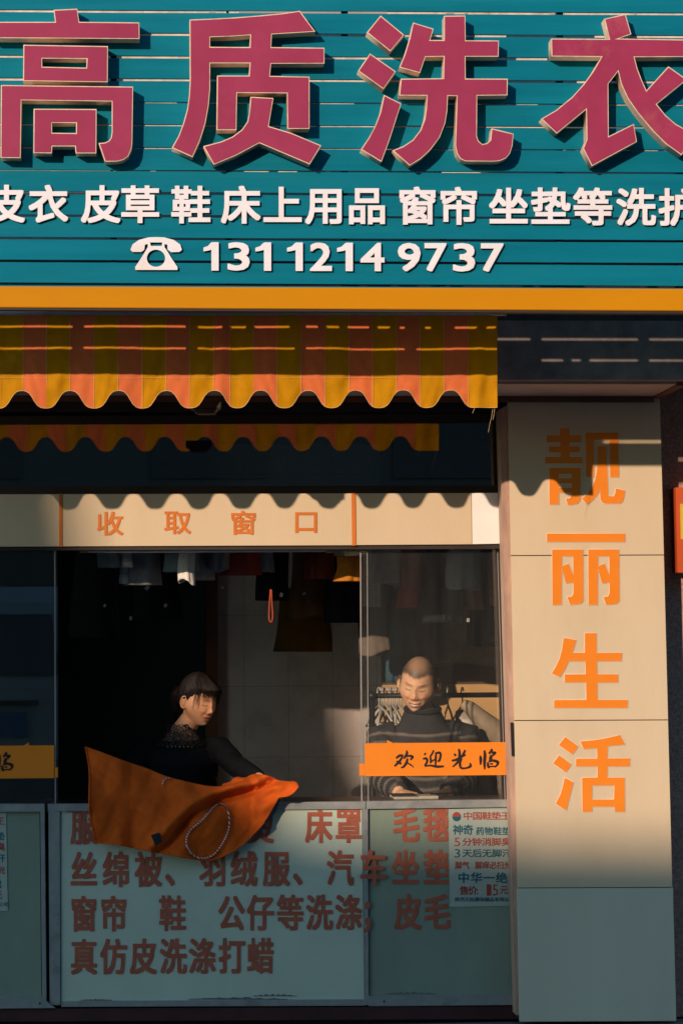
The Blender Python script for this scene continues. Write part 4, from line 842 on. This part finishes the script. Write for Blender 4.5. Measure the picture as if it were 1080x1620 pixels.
mb = MB(); q = [(239, 1321), (252, 1317), (257, 1332), (246, 1338)]; f_ = [at(x, y, coat_depth(246, 1328) - .017) for x, y in q]; b_ = [p + Vector((0, .006, 0)) for p in f_]; mb.add(f_ + b_, [(3, 2, 1, 0), (4, 5, 6, 7), (0, 1, 5, 4), (1, 2, 6, 5), (2, 3, 7, 6), (3, 0, 4, 7)]); tg_ = mb.build('care_tag', mat('black_tag', (.015, .02, .022), .35, .4, 90), coat)

# ------------------------------------------------------------------ counter goods
nbk = thing('notebook', at(655, 1262, .30), 'open paper notebook on the counter in front of the man', 'notebook')
zc = zt + .001; a = at(620, 1258, .24); b = at(690, 1258, .24)
mb = MB(); mb.box((a.x, .16, zc), (b.x, .34, zc + .012)); mb.build('pages', mat('paper', (.68, .58, .48), .7, .1, 80), nbk, bevel=.002)
mb = MB(); mb.box((a.x - .004, .155, zc + .0125), (a.x + .10, .345, zc + .015)); mb.build('cover', mat('cover_card', (.06, .04, .035), .5), nbk)
mb = MB(); p = Vector((b.x - .03, .2, zc + .019)); mb.tube([p, p + Vector((.10, .04, .0))], .004, 8); tag(mb.build('pen', black), 'black pen lying across the notebook on the counter', 'pen')

# ------------------------------------------------------------------ tube lamp, rod, strap, rack
lamp = thing('tube_lamp', at(330, 873, .12), 'long unlit tube lamp under the transom board', 'lamp')
mb = MB(); mb.slab([(130, 867.5), (528, 866), (528, 870), (130, 871.5)], .10, .15); mb.build('fixture', alu, lamp)
mb = MB(); mb.tube([at(140, 873, .12), at(518, 871.5, .12)], .0045, 12); mb.build('tube', mat('milk_glass', (.75, .72, .70), .25, .03), lamp, smooth=True)
for x in (132, 522): mb = MB(); mb.tube([at(x - 6, 872.6, .12), at(x + 8, 872.4, .12)], .0062, 10); mb.build('end_cap', mat('end_cap', (.45, .28, .15), .5), lamp)
mb = MB(); mb.tube([at(546, 875, .10), at(560, 874, .115), at(577, 872, .13)], .013, 14); rod = mb.build('rolled_paper', mat('tan_roll', (.70, .52, .38), .7, .2, 30), smooth=False)
tag(rod, 'short pale roll hanging under the transom beside the tube lamp', 'roll')
def garment(name, label, cx, ytop, ybot, wt, wb, Y, m, seed, folds=5, dep=.06, sleeves=0, slant=0, cuff=None, hem=0):
    t = thing(name, at(cx, ybot, Y), label, 'garment', 'garments hanging in the shop'); r = random.Random(seed)
    ph = [r.uniform(0, 6.28) for _ in range(4)]; n, rows = 48, 22; vs = []
    for j in range(rows):
        v = j / (rows - 1); y = ytop + (ybot - ytop) * v; w = (wt + (wb - wt) * v ** .8) / 2
        for i in range(n):
            a = 2 * math.pi * i / n; am = .25 + .75 * v; s = 1 + .10 * am * math.sin(folds * a + ph[0] + v) + .05 * am * math.sin((folds + 3) * a + ph[1])
            yy = y + v * (hem * math.sin(a * 2 + ph[2]) + slant * math.cos(a))
            p = at(cx + w * s * math.cos(a) + 2 * math.sin(v * 5 + ph[3]), yy, Y); p.y = Y + dep * (.35 + .65 * v) * s * math.sin(a); vs.append(p)
    fs = [(j * n + i, j * n + (i + 1) % n, (j + 1) * n + (i + 1) % n, (j + 1) * n + i) for j in range(rows - 1) for i in range(n)] + [tuple(range(n))]
    me = M_(vs, fs); o = bpy.data.objects.new('x', me); C.objects.link(o); k = o.modifiers.new('t', 'SOLIDIFY'); k.thickness = .003
    link('garment_body', evalmesh(o), m, t, True)
    for sgn in ((-1, 1) if sleeves == 2 else (sleeves,) if sleeves else ()):
        mb = MB(); xs_ = cx + sgn * wt * .45; ln = (ybot - ytop) * .92; P = [at(xs_, ytop + 4, Y), at(xs_ + sgn * 7, ytop + ln * .5, Y - .02), at(xs_ + sgn * 9, ytop + ln, Y - .03)]
        mb.tube(P, [(.026, .03), (.024, .03), (.021, .028)], 14); sl_ = mb.build('sleeve', m, t, smooth=True)
        if cuff is not None: mb = MB(); d = (P[2] - P[1]).normalized(); mb.tube([P[2] - d * .015, P[2] + d * .02], [(.0225, .030), (.0235, .031)], 14); mb.build('cuff', cuff, sl_, smooth=True)
    return t
cl = lambda nme, c, **k: mat(nme, c, .85, .2, 14, bump=.25, bscale=90, spec=.15, **k)
F = dict(grey=cl('grey_cloth', (.30, .29, .29)), blue=cl('blue_cloth', (.22, .27, .31)), red2=cl('wine_cloth', (.14, .03, .025)), red=cl('red_cloth', (.34, .06, .04)), brown=cl('brown_cloth', (.16, .07, .03)), blk=cl('black_cloth', (.012, .012, .013)), white=cl('white_cloth', (.72, .66, .6)), grey2=cl('dun_cloth', (.16, .12, .095)), tan=cl('tan_cloth', (.34, .22, .14)), org=cl('amber_cloth', (.50, .17, .02)), must=cl('mustard_cloth', (.17, .075, .014)), teal=cl('teal_cloth', (.03, .07, .09)))
G_ = [('hanging_jacket', 'grey jacket with one white cuff, leftmost in the hanging row', 176, 800, 898, 36, 40, .34, 'grey', 1, dict(sleeves=1, cuff=F['white'])),
      ('hanging_jacket', 'dark grey jacket with a broad white cuff left of the tube lamp', 226, 800, 926, 44, 56, .42, 'grey', 2, dict(sleeves=-1, cuff=F['white'])),
      ('hanging_skirt', 'blue grey skirt hanging above the bright white scraps', 284, 800, 905, 40, 52, .36, 'blue', 3, {}),
      ('hanging_shirt', 'white shirt hem catching the sun under the tube lamp', 296, 840, 921, 22, 24, .27, 'white', 4, dict(hem=4, dep=.03, slant=2)),
      ('hanging_coat', 'grey coat hanging right of the sunlit white hem', 320, 800, 918, 30, 42, .6, 'grey', 5, {}),
      ('hanging_coat', 'dull red coat hanging over the middle of the opening', 380, 800, 910, 50, 62, .6, 'red', 6, {}),
      ('hanging_coat', 'black coat hanging beside the orange strap', 432, 800, 950, 40, 48, .75, 'blk', 7, {}),
      ('hanging_skirt', 'brown mustard skirt hanging before the tiled wall', 480, 930, 1031, 62, 84, 1.3, 'must', 8, dict(folds=4)),
      ('hanging_jacket', 'amber edged jacket hanging under the short pale roll', 552, 880, 920, 34, 42, .35, 'org', 9, {}),
      ('hanging_coat', 'black coat hanging left of the glass pane edge', 545, 880, 985, 50, 56, .9, 'blk', 10, {}),
      ('hanging_shirt', 'pale tan shirt with ragged hem above left of the man', 590, 960, 1034, 40, 46, 1.05, 'grey2', 11, dict(hem=5)),
      ('hanging_dress', 'slate blue dress hanging just behind the cropped head', 634, 930, 1080, 30, 44, 1.35, 'teal', 12, {}),
      ('hanging_coat', 'dark red coat hanging high behind the right pane', 650, 860, 962, 34, 44, .9, 'red', 13, {}),
      ('hanging_coat', 'black coat hanging high above the man', 700, 860, 985, 50, 60, .8, 'blk', 14, {}),
      ('hanging_jacket', 'brown jacket with a sleeve hanging near the right jamb', 757, 870, 965, 34, 30, .75, 'brown', 15, dict(sleeves=1)),
      ('hanging_shirt', 'tan shirt with curved hem right above the man', 735, 960, 1052, 90, 108, 1.45, 'tan', 16, dict(hem=4)),
      ('hanging_coat', 'small black coat hanging in front of the tan shirt', 768, 930, 1018, 50, 56, 1.1, 'blk', 17, dict(hem=5)),
      ('hanging_blouse', 'grey blouse hanging between the red coat and the white hem', 346, 800, 902, 26, 34, .5, 'grey', 20, dict(hem=3)),
      ('hanging_coat', 'blue grey coat right of the dull red coat', 412, 800, 906, 30, 36, .7, 'blue', 21, {}),
      ('hanging_jacket', 'brown jacket low above the mustard skirt', 492, 860, 978, 56, 66, 1.15, 'brown', 22, dict(hem=4)),
      ('hanging_coat', 'dark red coat left of the black coat by the pane edge', 506, 800, 916, 36, 44, .6, 'red2', 23, {}),
      ('hanging_shirt', 'grey shirt hanging highest behind the right pane', 610, 840, 925, 40, 48, .55, 'grey', 24, dict(hem=3)),
      ('hanging_coat', 'dun coat behind the right pane beside the dark red coat', 684, 850, 945, 34, 42, 1.2, 'grey2', 25, dict(hem=4)),
      ('hanging_coat', 'brown coat between the slate dress and the tan shirt', 672, 930, 1040, 44, 54, 1.5, 'brown', 26, dict(hem=3)),
      ('hanging_shirt', 'grey shirt under the right end of the transom', 735, 840, 930, 46, 54, .6, 'blue', 27, dict(hem=4)),
      ('hanging_coat', 'long black coat in the dark left of the opening', 150, 860, 1010, 60, 74, 1.5, 'blk', 18, {}),
      ('hanging_coat', 'black coat behind the grey jackets', 250, 860, 980, 60, 74, 1.4, 'blk', 19, {})]
for nm, lb, cx, y0, y1, wt, wb, Y, mk, sd, kw in G_: garment(nm, lb, cx, y0, y1, wt, wb, Y, F[mk], sd, **kw)
mb = MB(); mb.tube([at(XL_, 832, Y_) for XL_, Y_ in ((-100, .5), (820, .5))], .012, 10); tag(mb.build('ceiling_rail', black), 'dark rail across the shop ceiling carrying the hanging garments', 'rail')
P = [(428, 932), (426.5, 952), (425.5, 975), (427, 983), (430, 983), (431.5, 972), (430, 952), (429.5, 933)]
mb = MB(); mb.tube([at(x, y, .33) for x, y in catmull(P, 4)], .0028, 8); tag(mb.build('looped_strap', mat('red_strap', (.42, .06, .02), .6), smooth=True), 'thin red loop strap hanging before the dark opening', 'strap')
tm = mat('tag_paper', (.6, .56, .52), .7)
proto = None
for k, (x, y, s, a, Y) in enumerate([(233, 930, 6, .7, .55), (262, 958, 5, .5, .8), (207, 978, 5, .1, 1.1), (445, 941, 5, .3, .6), (166, 958, 4, .4, 1.2), (352, 930, 4, 1.2, .8), (481, 939, 4, .9, .9), (383, 992, 4, .2, 1.4), (740, 981, 5, .2, .75)]):
    if proto is None:
        mb = MB(); h = .008; mb.box((-h, -.0006, -h * 1.3), (h, .0006, h * 1.3)); proto = mb.build('paper_tag', tm, base=(0, 0, 0)); o = proto
    else:
        o = proto.copy(); C.objects.link(o)
    o.location = at(x, y, Y); o.rotation_euler = (0, a, .2); o.scale = (s / 6,) * 3
    tag(o, 'small white laundry tag hanging in the dark among the garments', 'tag', 'laundry tags')
# rack behind the man
YR = 1.15
rack = thing('garment_rack', at(690, 1262, YR), 'dark tubular garment rack behind the man', 'rack')
rack.location.z = FZ
mb = MB(); mb.tube([at(585, 1101, YR), at(815, 1099, YR)], .012, 12); mb.build('top_bar', black, rack, smooth=True)
mb = MB(); q = at(588, 1101, YR); mb.tube([q, Vector((q.x, q.y, FZ))], .014, 12); mb.build('upright', black, rack, smooth=True)
mb = MB(); mb.tube([q - Vector((0, .02, 0)), q + Vector((0, .02, .002))], .02, 10); mb.build('joint', black, rack, smooth=True)
q2 = at(812, 1100, YR); mb = MB(); mb.tube([q2, Vector((q2.x, q2.y, FZ))], .014, 12); mb.build('upright', black, rack, smooth=True)
hm = mat('white_plastic', (.45, .40, .36), .4, .05); proto = None
for k, x in enumerate([599, 603, 606, 610, 613, 617, 620, 623, 627, 630, 634, 731, 708]):
    if proto is None:
        mb = MB(); r = .022
        hook = [(0, .0, -.035)] + [(0, r * math.sin(a), .0 - r * math.cos(a) + 2 * 0) for a in np.linspace(.2, 5.0, 14)]
        mb.tube([Vector((0, 0, -.06))] + [Vector((0, r * math.sin(a), -r * math.cos(a))) for a in np.linspace(0, 4.4, 14)], .0035, 7)
        mb.tube([Vector((0, -.20, -.15)), Vector((0, -.1, -.095)), Vector((0, 0, -.06)), Vector((0, .1, -.095)), Vector((0, .20, -.15))], .005, 8)
        mb.tube([Vector((0, -.20, -.15)), Vector((0, .20, -.15))], .004, 8)
        proto = mb.build('clothes_hanger', hm, base=(0, 0, 0), smooth=True); o = proto
    else: o = proto.copy(); C.objects.link(o)
    p = at(x, 1100, YR); p.z += .012; o.location = p + Vector((0, 0, .002)); o.rotation_euler = (random.uniform(-.06, .06), 0, random.uniform(-.25, .25))
    if x > 690: tag(o, 'white hanger on the rack bar right of the man', 'hanger', 'hangers right of the man')
    else: tag(o, 'white hanger crowded on the rack bar left of the man', 'hanger', 'hangers left of the man')
jk = thing('rack_jacket', at(760, 1250, YR - .12), 'shiny brown grey jacket hung on the rack right of the man', 'jacket')
mb = MB(); S = [(722, 1118), (727, 1113), (735, 1116)]
ctr = [(738, 1122, 9, .03), (746, 1135, 26, .05), (762, 1155, 44, .07), (770, 1185, 50, .08), (772, 1262, 52, .09)]
vs = []; n = 40
for j, (cx, cy, hw_, dp) in enumerate(ctr):
    for i in range(n):
        a = 2 * math.pi * i / n; s = 1 + .06 * math.sin(5 * a + j) ; p = at(cx + hw_ * s * math.cos(a), cy + 10 * (j < 3) * math.cos(a) * j, YR - .12); p.y += dp * s * math.sin(a); vs.append(p)
mb.add(vs, [(j * n + i, j * n + (i + 1) % n, (j + 1) * n + (i + 1) % n, (j + 1) * n + i) for j in range(len(ctr) - 1) for i in range(n)] + [tuple(range(n)), tuple((len(ctr) - 1) * n + i for i in range(n))[::-1]])
mb.build('jacket_body', mat('brown_grey_nylon', (.36, .28, .23), .4, .25, 14, bump=.5, bscale=30), jk, smooth=True)
mb = MB(); P = [(731, 1112), (741, 1118), (756, 1133), (775, 1150), (790, 1166), (797, 1200)]; mb.tube([at(x, y, YR - .22) for x, y in P], [(.016, .02), (.024, .03), (.035, .04), (.042, .05), (.045, .05), (.04, .05)], 14); mb.build('sleeve', mat('tan_sleeve', (.38, .26, .18), .6, .25, 14, bump=.5, bscale=30), jk, smooth=True)

# ------------------------------------------------------------------ parked van mirrored in the left pane
van = thing('parked_van', (-1.25, -8.3, -.14), 'grey blue van parked by the kerb, mirrored in the left pane', 'van')
vx0, vx1, vy0, vy1 = -2.05, -.45, -10.6, -6.0; zv = -.14; vc = (vx0 + vx1) / 2
vb = mat('van_paint', (.30, .36, .37), .3, .05, 2, spec=.6)
prof = [(vy1, .45), (vy1 + .03, .85), (vy1 - .0, 1.48), (vy1 - .22, 2.0), (vy1 - .45, 2.12), (vy0 + 1.5, 2.12), (vy0 + .9, 1.4), (vy0 + .1, 1.1), (vy0, .45)]
mb = MB(); n = len(prof); vv = []
for x in (vx0, vx0 + .06, vx1 - .06, vx1): vv += [(x + (0 if z < 1.5 else (.10 if x < vc else -.10)), y, zv + z) for y, z in prof]
mb.add(vv, [(k * n + i, k * n + (i + 1) % n, (k + 1) * n + (i + 1) % n, (k + 1) * n + i) for k in range(3) for i in range(n)] + [tuple(range(n)), tuple(3 * n + i for i in range(n))[::-1]])
mb.build('body', vb, van, bevel=.03)
dg_ = mat('dark_glass', (.012, .016, .018), .08, .1, 2, spec=.8)
mb = MB(); q = [(vx0 + .2, vy1 - .004, 1.53), (vx1 - .2, vy1 - .004, 1.53), (vx1 - .26, vy1 - .17, 1.93), (vx0 + .26, vy1 - .17, 1.93)]
mb.add([(x, y + d, zv + z) for d in (.012, -.06) for x, y, z in q], [(3, 2, 1, 0), (4, 5, 6, 7), (0, 1, 5, 4), (1, 2, 6, 5), (2, 3, 7, 6), (3, 0, 4, 7)]); mb.build('rear_window', dg_, van)
mb = MB(); mb.box((-1.30, vy1 + .02, zv + 1.13), (-.86, vy1 + .045, zv + 1.29)); mb.build('number_plate', mat('plate_blue', (.03, .14, .28), .4), van)
mb = MB(); mb.box((-1.40, vy1 + .02, zv + 1.33), (-.78, vy1 + .06, zv + 1.365)); mb.build('chrome_strip', mat('chrome', (.7, .7, .7), .12, metal=1), van, bevel=.008)
mb = MB(); mb.box((vx0 - .01, vy1 - .1, zv + .55), (vx1 + .01, vy1 + .11, zv + .98)); mb.build('bumper', mat('bumper_grey', (.10, .12, .125), .5), van, bevel=.04)
for x in (vx0 + .03, vx1 - .14): mb = MB(); mb.box((x, vy1 - .05, zv + 1.05), (x + .11, vy1 + .045, zv + 1.42)); mb.build('tail_light', mat('tail_red', (.3, .01, .01), .25), van, bevel=.015)
for x in (vx0 + .02, vx1 - .22):
    for y in (vy1 - .8, vy0 + .9): mb = MB(); mb.tube([(x, y, zv + .32), (x + .2, y, zv + .32)], .32, 28); wl = mb.build('wheel', black, van); mb = MB(); mb.tube([(x - .005, y, zv + .32), (x + .205, y, zv + .32)], .19, 20); mb.build('rim', alu, wl)
